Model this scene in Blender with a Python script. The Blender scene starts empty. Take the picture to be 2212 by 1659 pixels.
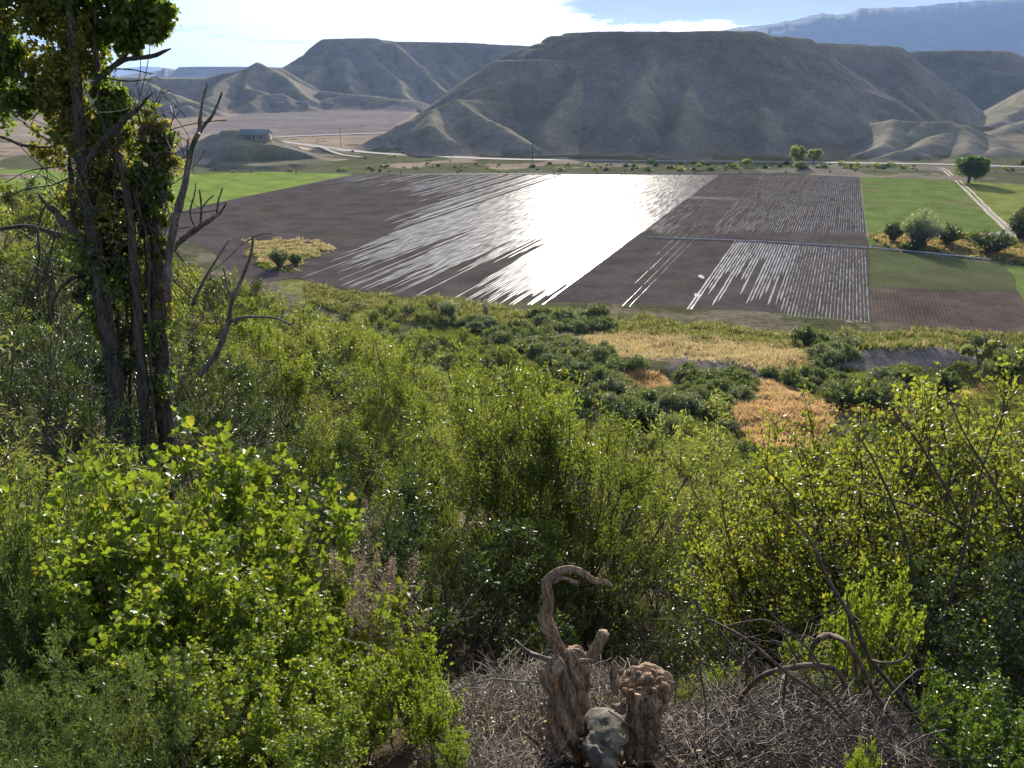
import bpy, math, random
import numpy as np
from math import radians, sin, cos, tan, pi
# ------------------------------------------------------------------ camera, sky, sun, exposure
SC = bpy.context.scene
COL = SC.collection
RS = np.random.RandomState
PITCH = radians(20.1); FPX = 845.0; CAMZ = 50.0; K = 1024.0 / 2212.0
cam_d = bpy.data.cameras.new('camera'); cam = bpy.data.objects.new('camera', cam_d); COL.objects.link(cam)
cam_d.sensor_width = 36; cam_d.lens = FPX / 1024 * 36; cam_d.clip_start = 0.05; cam_d.clip_end = 60000
cam.location = (0, 0, CAMZ); cam.rotation_euler = (pi / 2 - PITCH, 0, 0)
SC.camera = cam
SUN_AZ = radians(5.0); SUN_EL = radians(19.5)          # azimuth measured from +Y towards +X
sun_dir = (sin(SUN_AZ) * cos(SUN_EL), cos(SUN_AZ) * cos(SUN_EL), sin(SUN_EL))
sd = bpy.data.lights.new('sun', 'SUN'); sd.energy = 5.0; sd.angle = radians(0.5); sd.color = (1.0, 0.93, 0.82)
so = bpy.data.objects.new('sun', sd); COL.objects.link(so)
so.rotation_euler = (pi / 2 - SUN_EL, 0, pi - SUN_AZ); so.location = (0, 0, 500)
SC.view_settings.view_transform = 'Standard'; SC.view_settings.look = 'None'
SC.view_settings.exposure = 0.85; SC.view_settings.gamma = 1.0
cy = SC.cycles
cy.max_bounces = 6; cy.diffuse_bounces = 2; cy.glossy_bounces = 2; cy.transmission_bounces = 2; cy.volume_bounces = 0
cy.transparent_max_bounces = 8; cy.sample_clamp_indirect = 4.0; cy.caustics_reflective = False; cy.caustics_refractive = False
cy.use_denoising = True; cy.use_adaptive_sampling = True; cy.adaptive_threshold = 0.02
try: cy.denoising_input_passes = 'RGB_ALBEDO_NORMAL'; cy.denoising_prefilter = 'ACCURATE'
except Exception: pass

class NT:
    """tiny node helper"""
    def __init__(s, tree): s.t = tree; s.n = tree.nodes; s.l = tree.links
    def new(s, typ, **kw):
        n = s.n.new(typ)
        for k, v in kw.items(): setattr(n, k, v)
        return n
    def put(s, sock, v):
        if v is None: return
        if isinstance(v, bpy.types.NodeSocket): s.l.new(v, sock)
        else: sock.default_value = v
    def m(s, op, a, b=None, c=None, clamp=False):
        n = s.new('ShaderNodeMath', operation=op, use_clamp=clamp)
        s.put(n.inputs[0], a); s.put(n.inputs[1], b); s.put(n.inputs[2], c); return n.outputs[0]
    def mix(s, f, a, b, blend='MIX'):
        n = s.new('ShaderNodeMix', data_type='RGBA', blend_type=blend)
        s.put(n.inputs[0], f); s.put(n.inputs[6], a if not isinstance(a, tuple) else tuple(a) + (1,) * (4 - len(a)))
        s.put(n.inputs[7], b if not isinstance(b, tuple) else tuple(b) + (1,) * (4 - len(b))); return n.outputs[2]
    def rng(s, v, a, b, c=0.0, d=1.0, smooth=True):
        n = s.new('ShaderNodeMapRange', interpolation_type='SMOOTHSTEP' if smooth else 'LINEAR')
        s.put(n.inputs[0], v); s.put(n.inputs[1], a); s.put(n.inputs[2], b); s.put(n.inputs[3], c); s.put(n.inputs[4], d); return n.outputs[0]
    def noise(s, vec, scale, detail=4, rough=0.55, dist=0.0):
        n = s.new('ShaderNodeTexNoise'); s.put(n.inputs['Vector'], vec); n.inputs['Scale'].default_value = scale
        n.inputs['Detail'].default_value = detail; n.inputs['Roughness'].default_value = rough; n.inputs['Distortion'].default_value = dist
        return n.outputs[0]
    def xyz(s, x, y, z):
        n = s.new('ShaderNodeCombineXYZ'); s.put(n.inputs[0], x); s.put(n.inputs[1], y); s.put(n.inputs[2], z); return n.outputs[0]

W = bpy.data.worlds.new('World'); SC.world = W; W.use_nodes = True
t = NT(W.node_tree); t.n.clear()
sky = t.new('ShaderNodeTexSky', sky_type='NISHITA'); sky.sun_disc = False
sky.sun_elevation = SUN_EL; sky.sun_rotation = SUN_AZ; sky.altitude = 1600; sky.air_density = 1.0; sky.dust_density = 0.5; sky.ozone_density = 2.5
tc = t.new('ShaderNodeTexCoord'); sep = t.new('ShaderNodeSeparateXYZ'); t.l.new(tc.outputs['Generated'], sep.inputs[0])
dx, dy, dz = sep.outputs
az = t.m('MULTIPLY', t.m('ARCTAN2', dx, dy), 57.29578); el = t.m('MULTIPLY', t.m('ARCSINE', dz), 57.29578)
dt = t.new('ShaderNodeVectorMath', operation='DOT_PRODUCT'); t.l.new(tc.outputs['Generated'], dt.inputs[0]); dt.inputs[1].default_value = sun_dir
cosang = dt.outputs['Value']; glow = t.m('POWER', t.m('MAXIMUM', cosang, 0.0), 9.0)
cv = t.xyz(t.m('MULTIPLY', az, 0.22), t.m('MULTIPLY', el, 0.85), 3.1)
n1 = t.noise(cv, 1.0, 7, 0.6, 0.3); n2 = t.noise(t.xyz(t.m('MULTIPLY', az, 0.09), t.m('MULTIPLY', el, 0.75), 7.7), 1.0, 6, 0.55, 0.2)
# bright backlit cloud sheet
sheet = t.rng(t.m('ADD', n1, t.m('MULTIPLY', t.rng(az, -24.0, -8.0), 0.30)), 0.40, 0.66)
sheet = t.m('MAXIMUM', sheet, t.rng(el, 2.7, 1.6, 0.0, 0.85)); sheet = t.m('MULTIPLY', sheet, t.m('MAXIMUM', t.rng(az, -20.0, -9.0, 0.1, 1.0), t.rng(el, 2.9, 2.2)))
sheetcol = t.mix(t.m('MINIMUM', glow, 1.0), (3.2, 3.9, 5.2), (21.0, 20.0, 18.5))
base = t.mix(sheet, sky.outputs[0], sheetcol)
# darker cloud undersides: high bank on the right, thin streaks low on the left
bank = t.rng(t.m('ADD', el, t.m('ADD', t.m('MULTIPLY', n1, 2.6), t.rng(az, 2.0, 18.0, -0.25, 0.3, False))), 4.35, 4.65)
bank = t.m('MULTIPLY', t.m('MULTIPLY', bank, t.rng(t.m('ADD', az, t.m('MULTIPLY', n2, 16.0)), 6.5, 12.0)), t.rng(el, 16.0, 9.0))
streak = t.m('MULTIPLY', t.rng(n2, 0.46, 0.56), t.m('MULTIPLY', t.rng(el, 0.3, 1.2), t.m('MULTIPLY', t.rng(el, 3.0, 2.0), t.rng(az, -9.0, -13.0))))
dark = t.m('MAXIMUM', bank, t.m('MULTIPLY', streak, 0.95))
darkcol = t.mix(n1, (1.8, 2.1, 3.1), (3.6, 4.0, 5.2))
full = t.mix(dark, base, darkcol)
bg = t.new('ShaderNodeBackground'); t.l.new(full, bg.inputs[0]); bg.inputs[1].default_value = 0.085
wo = t.new('ShaderNodeOutputWorld'); t.l.new(bg.outputs[0], wo.inputs[0])

# ------------------------------------------------------------------ projection between photograph pixels (2212 wide) and the world
def P3(u, v, y):
    X = (u * K - 512) / FPX; Y = (384 - v * K) / FPX
    d = (X, cos(PITCH) + Y * sin(PITCH), -sin(PITCH) + Y * cos(PITCH)); s = y / d[1]
    return (d[0] * s, y, CAMZ + d[2] * s)
def PG(u, v, z=0.0):
    X = (u * K - 512) / FPX; Y = (384 - v * K) / FPX
    d = (X, cos(PITCH) + Y * sin(PITCH), -sin(PITCH) + Y * cos(PITCH)); s = (z - CAMZ) / d[2]
    return (d[0] * s, d[1] * s, z)
def proj(x, y, z):
    zz = z - CAMZ; c = y * cos(PITCH) - zz * sin(PITCH); c = np.maximum(c, 1e-3)
    up = y * sin(PITCH) + zz * cos(PITCH)
    return (x / c * FPX + 512) / K, (384 - up / c * FPX) / K
def inpoly(px, py, poly):
    poly = np.asarray(poly, float); ins = np.zeros(np.shape(px), bool); n = len(poly)
    for i in range(n):
        x1, y1 = poly[i]; x2, y2 = poly[(i + 1) % n]
        if y1 == y2: continue
        c = ((y1 > py) != (y2 > py)) & (px < (x2 - x1) * (py - y1) / (y2 - y1) + x1); ins ^= c
    return ins
# ------------------------------------------------------------------ numpy noise
def _h(ix, iy, iz, seed):
    n = (ix.astype(np.int64) * 374761393 + iy.astype(np.int64) * 668265263 + iz.astype(np.int64) * 2147483647 + seed * 974711) & 0xffffffff
    n = ((n ^ (n >> 13)) * 1274126177) & 0xffffffff
    return ((n ^ (n >> 16)) & 0xffff) / 65535.0
def vn(x, y, z=0.0, seed=0):
    x = np.asarray(x, float); y = np.asarray(y, float); z = np.zeros_like(x) + z
    x0 = np.floor(x); y0 = np.floor(y); z0 = np.floor(z); fx = x - x0; fy = y - y0; fz = z - z0
    fx = fx * fx * (3 - 2 * fx); fy = fy * fy * (3 - 2 * fy); fz = fz * fz * (3 - 2 * fz); r = 0
    for a in (0, 1):
        for b in (0, 1):
            for c in (0, 1):
                w = (fx if a else 1 - fx) * (fy if b else 1 - fy) * (fz if c else 1 - fz)
                r = r + w * _h(x0 + a, y0 + b, z0 + c, seed)
    return r * 2 - 1
def fbm(x, y, z=0.0, o=4, seed=0):
    r = 0; a = 1.0
    for i in range(o): r = r + a * vn(x * 2 ** i, y * 2 ** i, np.asarray(z) * 2 ** i, seed + i); a *= 0.5
    return r
# ------------------------------------------------------------------ object helpers
def tag(o, label=None, cat=None, group=None, kind=None):
    if label: o['label'] = label
    if cat: o['category'] = cat
    if group: o['group'] = group
    if kind: o['kind'] = kind
    return o
def empty(name, loc=(0, 0, 0), rz=0.0, sc=1.0):
    o = bpy.data.objects.new(name, None); o.location = loc; o.rotation_euler = (0, 0, rz); o.scale = (sc,) * 3; COL.objects.link(o); return o
def meshdata(name, V, F, mat, smooth=False, attrs=None):
    V = np.ascontiguousarray(V, np.float32); Fs = F if isinstance(F, list) else [F]
    Fs = [np.asarray(f, np.int32) for f in Fs if len(f)]
    me = bpy.data.meshes.new(name); me.vertices.add(len(V)); me.vertices.foreach_set('co', V.ravel())
    tot = sum(f.size for f in Fs); npoly = sum(len(f) for f in Fs)
    me.loops.add(tot); me.loops.foreach_set('vertex_index', np.concatenate([f.ravel() for f in Fs]))
    st = []; o = 0
    for f in Fs: st.append(o + np.arange(len(f), dtype=np.int32) * f.shape[1]); o += f.size
    me.polygons.add(npoly); me.polygons.foreach_set('loop_start', np.concatenate(st))
    if smooth: me.polygons.foreach_set('use_smooth', np.ones(npoly, bool))
    for k, (typ, dom, arr) in (attrs or {}).items():
        a = me.attributes.new(k, typ, dom)
        a.data.foreach_set('color' if typ == 'FLOAT_COLOR' else 'value', np.ascontiguousarray(arr, np.float32).ravel())
    me.update(calc_edges=True)
    if mat: me.materials.append(mat)
    return me
def mk(name, V, F, mat, parent=None, smooth=False, attrs=None):
    o = bpy.data.objects.new(name, meshdata(name, V, F, mat, smooth, attrs)); COL.objects.link(o)
    if parent: o.parent = parent
    return o
def copy_thing(root, loc, rz, sc, label=None, group=None):
    r = root.copy(); COL.objects.link(r); r.location = loc; r.rotation_euler = (0, 0, rz); r.scale = sc if isinstance(sc, tuple) else (sc,) * 3
    if label: r['label'] = label
    if group: r['group'] = group
    for ch in root.children:
        c = ch.copy(); COL.objects.link(c); c.parent = r
    return r
class MB:
    def __init__(s): s.V = []; s.F = {}; s.n = 0
    def add(s, V, F):
        V = np.asarray(V, float); F = F if isinstance(F, list) and len(F) and isinstance(F[0], np.ndarray) else [np.asarray(F)]
        for f in F: s.F.setdefault(f.shape[1], []).append(f + s.n)
        s.V.append(V); s.n += len(V)
    def box(s, c, d, rz=0.0):
        x, y, z = d[0] / 2, d[1] / 2, d[2] / 2
        V = np.array([(a * x, b * y, e * z) for e in (-1, 1) for a, b in ((-1, -1), (1, -1), (1, 1), (-1, 1))])
        R = np.array([[cos(rz), -sin(rz), 0], [sin(rz), cos(rz), 0], [0, 0, 1]]); V = V @ R.T + np.array(c)
        s.add(V, np.array([(0, 3, 2, 1), (4, 5, 6, 7), (0, 1, 5, 4), (1, 2, 6, 5), (2, 3, 7, 6), (3, 0, 4, 7)]))
    def build(s, name, mat, parent=None, smooth=False, attrs=None):
        return mk(name, np.concatenate(s.V), [np.concatenate(f) for f in s.F.values()], mat, parent, smooth, attrs)
def nrm(a): return a / np.maximum(np.linalg.norm(a, axis=-1, keepdims=True), 1e-9)
def tubes(P, R, k=4, ref=None, cap=True):
    """P (M,N,3) centre lines, R (M,N) radii -> one vertex and face array"""
    P = np.asarray(P, float); R = np.asarray(R, float)
    if P.ndim == 2: P = P[None]; R = R[None]
    M, N = P.shape[:2]; T = nrm(np.gradient(P, axis=1))
    ref = np.array([0.3, 1.0, 0.15]) if ref is None else np.array(ref, float)
    A = nrm(np.cross(T, ref)); B = np.cross(T, A)
    th = np.arange(k) * 2 * pi / k
    V = P[:, :, None] + R[:, :, None, None] * (np.cos(th)[None, None, :, None] * A[:, :, None] + np.sin(th)[None, None, :, None] * B[:, :, None])
    V = V.reshape(-1, 3); i = np.arange(N - 1)[:, None] * k; j = np.arange(k)[None]
    q = np.stack([i + j, i + (j + 1) % k, i + k + (j + 1) % k, i + k + j], -1).reshape(-1, 4)
    F = (q[None] + (np.arange(M) * N * k)[:, None, None]).reshape(-1, 4)
    out = [F]
    if cap and k >= 3:
        c0 = np.arange(k)[::-1]; c1 = np.arange(k) + (N - 1) * k; off = (np.arange(M) * N * k)[:, None]
        out.append(np.concatenate([c0[None] + off, c1[None] + off]))
    return V, out
def smoothline(pts, n):
    """Catmull-Rom resample of (x,y,z,r..) rows"""
    p = np.asarray(pts, float); 
    if len(p) == 2: 
        w = np.linspace(0, 1, n)[:, None]; return p[0] * (1 - w) + p[1] * w
    q = np.vstack([2 * p[0] - p[1], p, 2 * p[-1] - p[-2]]); L = np.concatenate([[0], np.cumsum(np.linalg.norm(np.diff(p[:, :3], axis=0), axis=1))])
    s = np.linspace(0, L[-1], n); i = np.clip(np.searchsorted(L, s, 'right') - 1, 0, len(p) - 2); w = ((s - L[i]) / np.maximum(L[i + 1] - L[i], 1e-9))[:, None]
    a, b, c, d = q[i], q[i + 1], q[i + 2], q[i + 3]
    return 0.5 * (2 * b + (c - a) * w + (2 * a - 5 * b + 4 * c - d) * w ** 2 + (3 * b - a - 3 * c + d) * w ** 3)
# leaf templates: (along, across, up) and faces
def tmpl(half):
    n = len(half); V = [(a, b, 0.22 * abs(b)) for a, b in half]; V += [(a, -b, 0.22 * abs(b)) for a, b in half[1:-1]]
    f1 = list(range(n)); f2 = [0] + [n - 1] + [n + i for i in range(n - 3, -1, -1)]
    return np.array(V), np.array([f1, f2])
LANCE = tmpl([(0, 0), (0.5, 0.5), (1, 0)])
OVATE = tmpl([(0, 0), (0.28, 0.5), (0.7, 0.38), (1, 0)])
HEART = tmpl([(0.05, 0), (-0.02, 0.3), (0.25, 0.52), (0.62, 0.36), (1, 0)])
LOBED = tmpl([(0, 0), (-0.06, 0.2), (0.1, 0.46), (0.24, 0.44), (0.46, 0.6), (0.5, 0.24), (0.74, 0.3), (0.84, 0.12), (1, 0)])
def leafbatch(P, D, L, Wd, tm, rng, up=0.6, tint=None):
    n = len(P); D = nrm(D); u = nrm(rng.normal(size=(n, 3)) + np.array([0, 0, up * 2]))
    S = nrm(np.cross(D, u)); U = np.cross(S, D)
    T, F = tm; L = np.broadcast_to(L, (n,)); Wd = np.broadcast_to(Wd, (n,))
    droop = -0.12 * T[:, 0] ** 2
    V = P[:, None] + T[None, :, 0, None] * L[:, None, None] * D[:, None] + T[None, :, 1, None] * Wd[:, None, None] * S[:, None] + (T[:, 2] + droop)[None, :, None] * L[:, None, None] * U[:, None]
    m = len(T); Fa = (F[None] + (np.arange(n) * m)[:, None, None]).reshape(-1, F.shape[1])
    tv = rng.rand(n) if tint is None else tint
    return V.reshape(-1, 3), Fa, np.repeat(tv, len(F))
def leafmesh(name, P, D, L, Wd, tm, mat, rng, parent=None, up=0.6, tint=None):
    V, F, tv = leafbatch(P, D, L, Wd, tm, rng, up, tint)
    return mk(name, V, F, mat, parent, False, {'tint': ('FLOAT', 'FACE', tv)})
# ------------------------------------------------------------------ materials
def newmat(name):
    m = bpy.data.materials.new(name); m.use_nodes = True; t = NT(m.node_tree); t.n.clear()
    return m, t, t.new('ShaderNodeOutputMaterial')
def leafmat(name, c1, c2, c3, trans=0.5, tcol=None, rough=0.38, spec=0.5, hue=0.3):
    m, t, out = newmat(name)
    at = t.new('ShaderNodeAttribute', attribute_name='tint').outputs['Fac']; oi = t.new('ShaderNodeObjectInfo').outputs['Random']
    geo = t.new('ShaderNodeNewGeometry').outputs['Position']
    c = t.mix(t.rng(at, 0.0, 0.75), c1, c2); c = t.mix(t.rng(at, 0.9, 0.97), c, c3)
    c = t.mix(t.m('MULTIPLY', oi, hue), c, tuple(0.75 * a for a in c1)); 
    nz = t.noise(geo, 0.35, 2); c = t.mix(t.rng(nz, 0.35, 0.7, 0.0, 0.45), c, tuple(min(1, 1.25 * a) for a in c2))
    b = t.new('ShaderNodeBsdfPrincipled'); t.put(b.inputs['Base Color'], c); b.inputs['Roughness'].default_value = rough; b.inputs['Specular IOR Level'].default_value = spec
    tr = t.new('ShaderNodeBsdfTranslucent'); tk = tcol or (1.75, 1.7, 0.7)
    t.put(tr.inputs[0], t.mix(1.0, c, tk, 'MULTIPLY'))
    mx = t.new('ShaderNodeMixShader'); mx.inputs[0].default_value = trans; t.l.new(b.outputs[0], mx.inputs[1]); t.l.new(tr.outputs[0], mx.inputs[2]); t.l.new(mx.outputs[0], out.inputs[0])
    return m
def barkmat(name, ca, cb, scale=30, rough=0.85, bump=0.4, stretch=(1, 1, 0.15)):
    m, t, out = newmat(name); tc = t.new('ShaderNodeTexCoord').outputs['Object']; mp = t.new('ShaderNodeMapping'); mp.inputs['Scale'].default_value = stretch; t.l.new(tc, mp.inputs[0])
    n = t.noise(mp.outputs[0], scale, 6, 0.65, 0.6); n2 = t.noise(tc, scale * 0.12, 3)
    c = t.mix(t.rng(n, 0.32, 0.68), ca, cb); c = t.mix(t.rng(n2, 0.4, 0.7, 0, 0.5), c, tuple(0.6 * a for a in ca)); n3 = t.noise(mp.outputs[0], scale * 2.6, 4, 0.7, 1.2); c = t.mix(t.rng(n3, 0.50, 0.40), c, tuple(0.3 * a for a in ca))
    b = t.new('ShaderNodeBsdfPrincipled'); t.put(b.inputs['Base Color'], c); b.inputs['Roughness'].default_value = rough
    bp = t.new('ShaderNodeBump'); bp.inputs['Strength'].default_value = bump; bp.inputs['Distance'].default_value = 0.01; t.put(bp.inputs['Height'], n); t.l.new(bp.outputs[0], b.inputs['Normal'])
    t.l.new(b.outputs[0], out.inputs[0]); return m
def plain(name, c, rough=0.7, metal=0.0, nscale=3.0, var=0.25):
    m, t, out = newmat(name); tc = t.new('ShaderNodeTexCoord').outputs['Object']
    n = t.noise(tc, nscale, 4); cc = t.mix(t.rng(n, 0.3, 0.7), tuple(a * (1 - var) for a in c), tuple(min(1, a * (1 + var)) for a in c))
    b = t.new('ShaderNodeBsdfPrincipled'); t.put(b.inputs['Base Color'], cc); b.inputs['Roughness'].default_value = rough; b.inputs['Metallic'].default_value = metal
    t.l.new(b.outputs[0], out.inputs[0]); return m
def earthmat(name, scales=(0.05, 0.6, 4.0), bump=0.5, bdist=0.3, rough=0.95, amp=0.3, bscale=1.2):
    """uses the mesh's own colour attribute 'col', broken up by noise"""
    m, t, out = newmat(name); at = t.new('ShaderNodeAttribute', attribute_name='col').outputs['Color']; pos = t.new('ShaderNodeNewGeometry').outputs['Position']
    c = at
    for i, s in enumerate(scales):
        n = t.noise(pos, s, 5, 0.6); f = t.rng(n, 0.3, 0.7, 1 - amp, 1 + amp); c = t.mix(1.0, c, t.xyz(f, f, f), 'MULTIPLY')
    b = t.new('ShaderNodeBsdfPrincipled'); t.put(b.inputs['Base Color'], c); b.inputs['Roughness'].default_value = rough; b.inputs['Specular IOR Level'].default_value = 0.0
    bp = t.new('ShaderNodeBump'); bp.inputs['Strength'].default_value = bump; bp.inputs['Distance'].default_value = bdist; t.put(bp.inputs['Height'], t.noise(pos, bscale, 6, 0.65)); t.l.new(bp.outputs[0], b.inputs['Normal'])
    t.l.new(b.outputs[0], out.inputs[0]); return m
M_WILLOW = leafmat('willow_leaf', (0.065, 0.105, 0.022), (0.180, 0.225, 0.050), (0.30, 0.16, 0.04), 0.5)
M_WILLOWPALE = leafmat('pale_willow_leaf', (0.105, 0.135, 0.045), (0.235, 0.265, 0.095), (0.28, 0.20, 0.07), 0.5)
M_SHADE = leafmat('dark_shrub_leaf', (0.026, 0.048, 0.015), (0.060, 0.092, 0.026), (0.12, 0.12, 0.05), 0.28)  # dark leaf tone; also paints in the deep shade among the shrubs
M_SAGE = leafmat('sage_leaf', (0.110, 0.145, 0.060), (0.165, 0.200, 0.085), (0.13, 0.15, 0.08), 0.3)
M_SAGEGREY = leafmat('grey_sage_leaf', (0.120, 0.150, 0.095), (0.170, 0.200, 0.130), (0.22, 0.22, 0.15), 0.3)
M_CURRANT = leafmat('currant_leaf', (0.090, 0.140, 0.022), (0.165, 0.215, 0.032), (0.33, 0.28, 0.05), 0.5, rough=0.42, spec=0.4)
M_BERRY = leafmat('serviceberry_leaf', (0.105, 0.135, 0.028), (0.185, 0.215, 0.045), (0.34, 0.26, 0.05), 0.55, rough=0.4)
M_COTTON = leafmat('cottonwood_leaf', (0.080, 0.130, 0.028), (0.150, 0.205, 0.040), (0.25, 0.22, 0.05), 0.5)
M_VINE = leafmat('vine_leaf', (0.150, 0.155, 0.040), (0.230, 0.225, 0.050), (0.34, 0.22, 0.07), 0.5)
M_NEEDLE = leafmat('rabbitbrush_leaf', (0.085, 0.125, 0.050), (0.140, 0.185, 0.070), (0.15, 0.16, 0.06), 0.4)
M_GOLD = leafmat('golden_grass_blade', (0.44, 0.29, 0.15), (0.58, 0.41, 0.23), (0.60, 0.47, 0.28), 0.5, tcol=(1.2, 1.15, 0.95))
M_TAN = leafmat('tan_grass_blade', (0.36, 0.29, 0.17), (0.48, 0.40, 0.25), (0.22, 0.24, 0.10), 0.5, tcol=(1.2, 1.15, 0.9))
M_GRASS = leafmat('green_grass_blade', (0.075, 0.095, 0.036), (0.125, 0.145, 0.052), (0.26, 0.22, 0.11), 0.5)
M_TWIG = barkmat('grey_twig', (0.12, 0.085, 0.060), (0.34, 0.26, 0.19), 9, 0.6, 0.2)
M_STEM = barkmat('brown_stem', (0.075, 0.050, 0.035), (0.16, 0.115, 0.08), 40, 0.7, 0.2)
M_LIMB = barkmat('shaded_limb_wood', (0.10, 0.062, 0.040), (0.24, 0.155, 0.10), 40, 0.8, 0.8, (1, 1, 0.15))
M_CURRANTDARK = leafmat('shaded_currant_leaf', (0.040, 0.085, 0.016), (0.095, 0.150, 0.024), (0.30, 0.30, 0.04), 0.4, rough=0.34)
M_BARK = barkmat('tree_bark', (0.060, 0.046, 0.035), (0.18, 0.140, 0.105), 14, 0.85, 0.9, (1, 1, 0.12))
M_DEAD = barkmat('dead_wood', (0.13, 0.10, 0.08), (0.26, 0.21, 0.17), 18, 0.8, 0.5, (1, 1, 0.2))
M_STUMP = barkmat('weathered_stump_wood', (0.26, 0.150, 0.078), (0.54, 0.36, 0.21), 55, 0.8, 1.0, (1, 1, 0.1))
M_EARTH = earthmat('hillside_earth'); M_CLAY = earthmat('badland_clay', (0.008, 0.06, 0.35), 0.6, 1.5, 0.95, 0.14, 0.12)
M_WHITE = plain('white_paint', (0.7, 0.7, 0.68)); M_BLACK = plain('black_rubber', (0.03, 0.03, 0.03)); M_ALU = plain('aluminium_pipe', (0.62, 0.64, 0.66), 0.35, 0.7)
# ------------------------------------------------------------------ hillside below the camera
AZT = [-50, -36, -30, -22, -15, -8, -2, 4, 10, 16, 22, 28, 38, 50]
RT = [0.0, 2.0, 3.5, 5, 7, 11, 16, 24, 36, 55, 80, 110, 140, 160, 180, 220, 300]
DROP = {  # metres below the lens
 -50: [1.6, 2.1, 2.9, 3.8, 4.6, 5.0, 5.0, 5.0, 5.0, 5.0, 5.0, 8, 14, 20, 28, 42, 50],
 -36: [1.6, 2.1, 2.9, 4.2, 5.4, 6.0, 6.0, 6.2, 6.0, 6.0, 7.0, 12, 22, 30, 38, 46, 50],
 -30: [1.6, 2.1, 3.0, 4.6, 6.0, 6.6, 7.0, 7.6, 7.8, 8.4, 10.0, 18, 30, 37, 43, 48, 50],
 -22: [1.6, 2.1, 3.0, 4.8, 6.4, 7.4, 8.2, 9.2, 10.2, 12.6, 18.0, 30, 42, 46, 49, 50, 50],
 -15: [1.6, 2.1, 3.0, 4.8, 6.6, 8.0, 8.8, 10.2, 12.4, 16.2, 25.0, 38, 47, 49, 50, 50, 50],
 -8:  [1.6, 2.1, 3.0, 4.8, 6.7, 8.3, 9.2, 11.2, 14.0, 19.2, 30.0, 41, 47, 49, 50, 50, 50],
 -2:  [1.6, 2.1, 3.0, 4.8, 6.8, 8.5, 9.6, 12.0, 16.4, 25.0, 34.0, 41, 46, 48.5, 50, 50, 50],
 4:   [1.6, 2.1, 3.0, 4.8, 6.8, 8.6, 10.0, 13.5, 19.0, 27.5, 35.5, 41.5, 45.5, 48.5, 50, 50, 50],
 10:  [1.6, 2.1, 3.0, 4.8, 6.8, 8.8, 10.6, 14.6, 20.5, 29.0, 36.0, 41.5, 45.0, 48.5, 50, 50, 50],
 16:  [1.6, 2.1, 3.0, 4.8, 6.8, 9.0, 11.2, 15.4, 21.5, 29.5, 35.8, 41.0, 45.0, 48.5, 50, 50, 50],
 22:  [1.6, 2.1, 2.9, 4.4, 6.2, 8.8, 11.2, 15.4, 21.5, 29.5, 35.2, 40.5, 44.5, 48.5, 50, 50, 50],
 28:  [1.6, 2.1, 2.9, 4.2, 5.8, 8.4, 11.0, 15.0, 21.0, 29.0, 34.5, 40.0, 44.5, 48.0, 50, 50, 50],
 38:  [1.6, 2.1, 2.9, 4.0, 5.4, 8.0, 10.5, 14.5, 20.5, 28.5, 34.0, 39.5, 44.0, 48.0, 50, 50, 50],
 50:  [1.6, 2.1, 2.9, 4.0, 5.4, 8.0, 10.5, 14.5, 20.5, 28.5, 34.0, 39.5, 44.0, 48.0, 50, 50, 50]}
_ga = np.linspace(-50, 50, 101); _gr = np.linspace(0, math.log(301.0), 201)
_tab = np.array([[np.interp(r, [math.log(1 + q) for q in RT], DROP[a]) for r in _gr] for a in AZT])
_tab = np.stack([np.interp(_ga, AZT, _tab[:, j]) for j in range(len(_gr))], 1)
def _sm(A, ax, n):
    for _ in range(n):
        p = np.concatenate([np.take(A, [0], ax), A, np.take(A, [-1], ax)], ax); s = A.shape[ax]
        A = (np.take(p, range(0, s), ax) + 2 * np.take(p, range(1, s + 1), ax) + np.take(p, range(2, s + 2), ax)) / 4
    return A
_tab = _sm(_sm(_tab, 0, 12), 1, 6)
BUMPS = []          # (x, y, radius x, radius y, height)
for (u, v, Yd, rx, ry, h) in ((1990, 770, 128, 19, 8, 5.2), (1545, 790, 122, 14, 7, 2.6), (1900, 800, 112, 12, 6, 1.6), (1290, 770, 128, 10, 7, 1.2)):
    p = P3(u, v, Yd); BUMPS.append((p[0], p[1], rx, ry, h))
def hgt(x, y):
    x = np.asarray(x, float); y = np.asarray(y, float)
    r = np.hypot(x, y); a = np.degrees(np.arctan2(x, y)); a = np.clip(a, -49.99, 49.99); lr = np.clip(np.log(1 + r), 0, _gr[-1] - 1e-6)
    fa = a + 50; ia = np.clip(fa.astype(int), 0, 99); wa = fa - ia; fr = lr / _gr[-1] * 200; ir = np.clip(fr.astype(int), 0, 199); wr = fr - ir
    d = _tab[ia, ir] * (1 - wa) * (1 - wr) + _tab[ia + 1, ir] * wa * (1 - wr) + _tab[ia, ir + 1] * (1 - wa) * wr + _tab[ia + 1, ir + 1] * wa * wr
    z = 50 - d
    for bx, by, rx, ry, h in BUMPS: z = z + h * np.exp(-((x - bx) / rx) ** 2 - ((y - by) / ry) ** 2)
    amp = np.clip((175 - r) / 60, 0, 1) * np.clip((r - 5) / 30, 0, 1)
    z = z + amp * (0.9 * fbm(x / 14, y / 14, 0.0, 3, 5) + 0.25 * fbm(x / 2.5, y / 2.5, 0.0, 2, 9)) + 0.05 * vn(x * 2, y * 2, 0.0, 3) * np.clip(r, 0, 1) * np.clip((170 - r) / 30, 0, 1)
    return np.where(r > 300, -0.05, np.where(z < 0.02, -0.05 + 0 * z, z))
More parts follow.
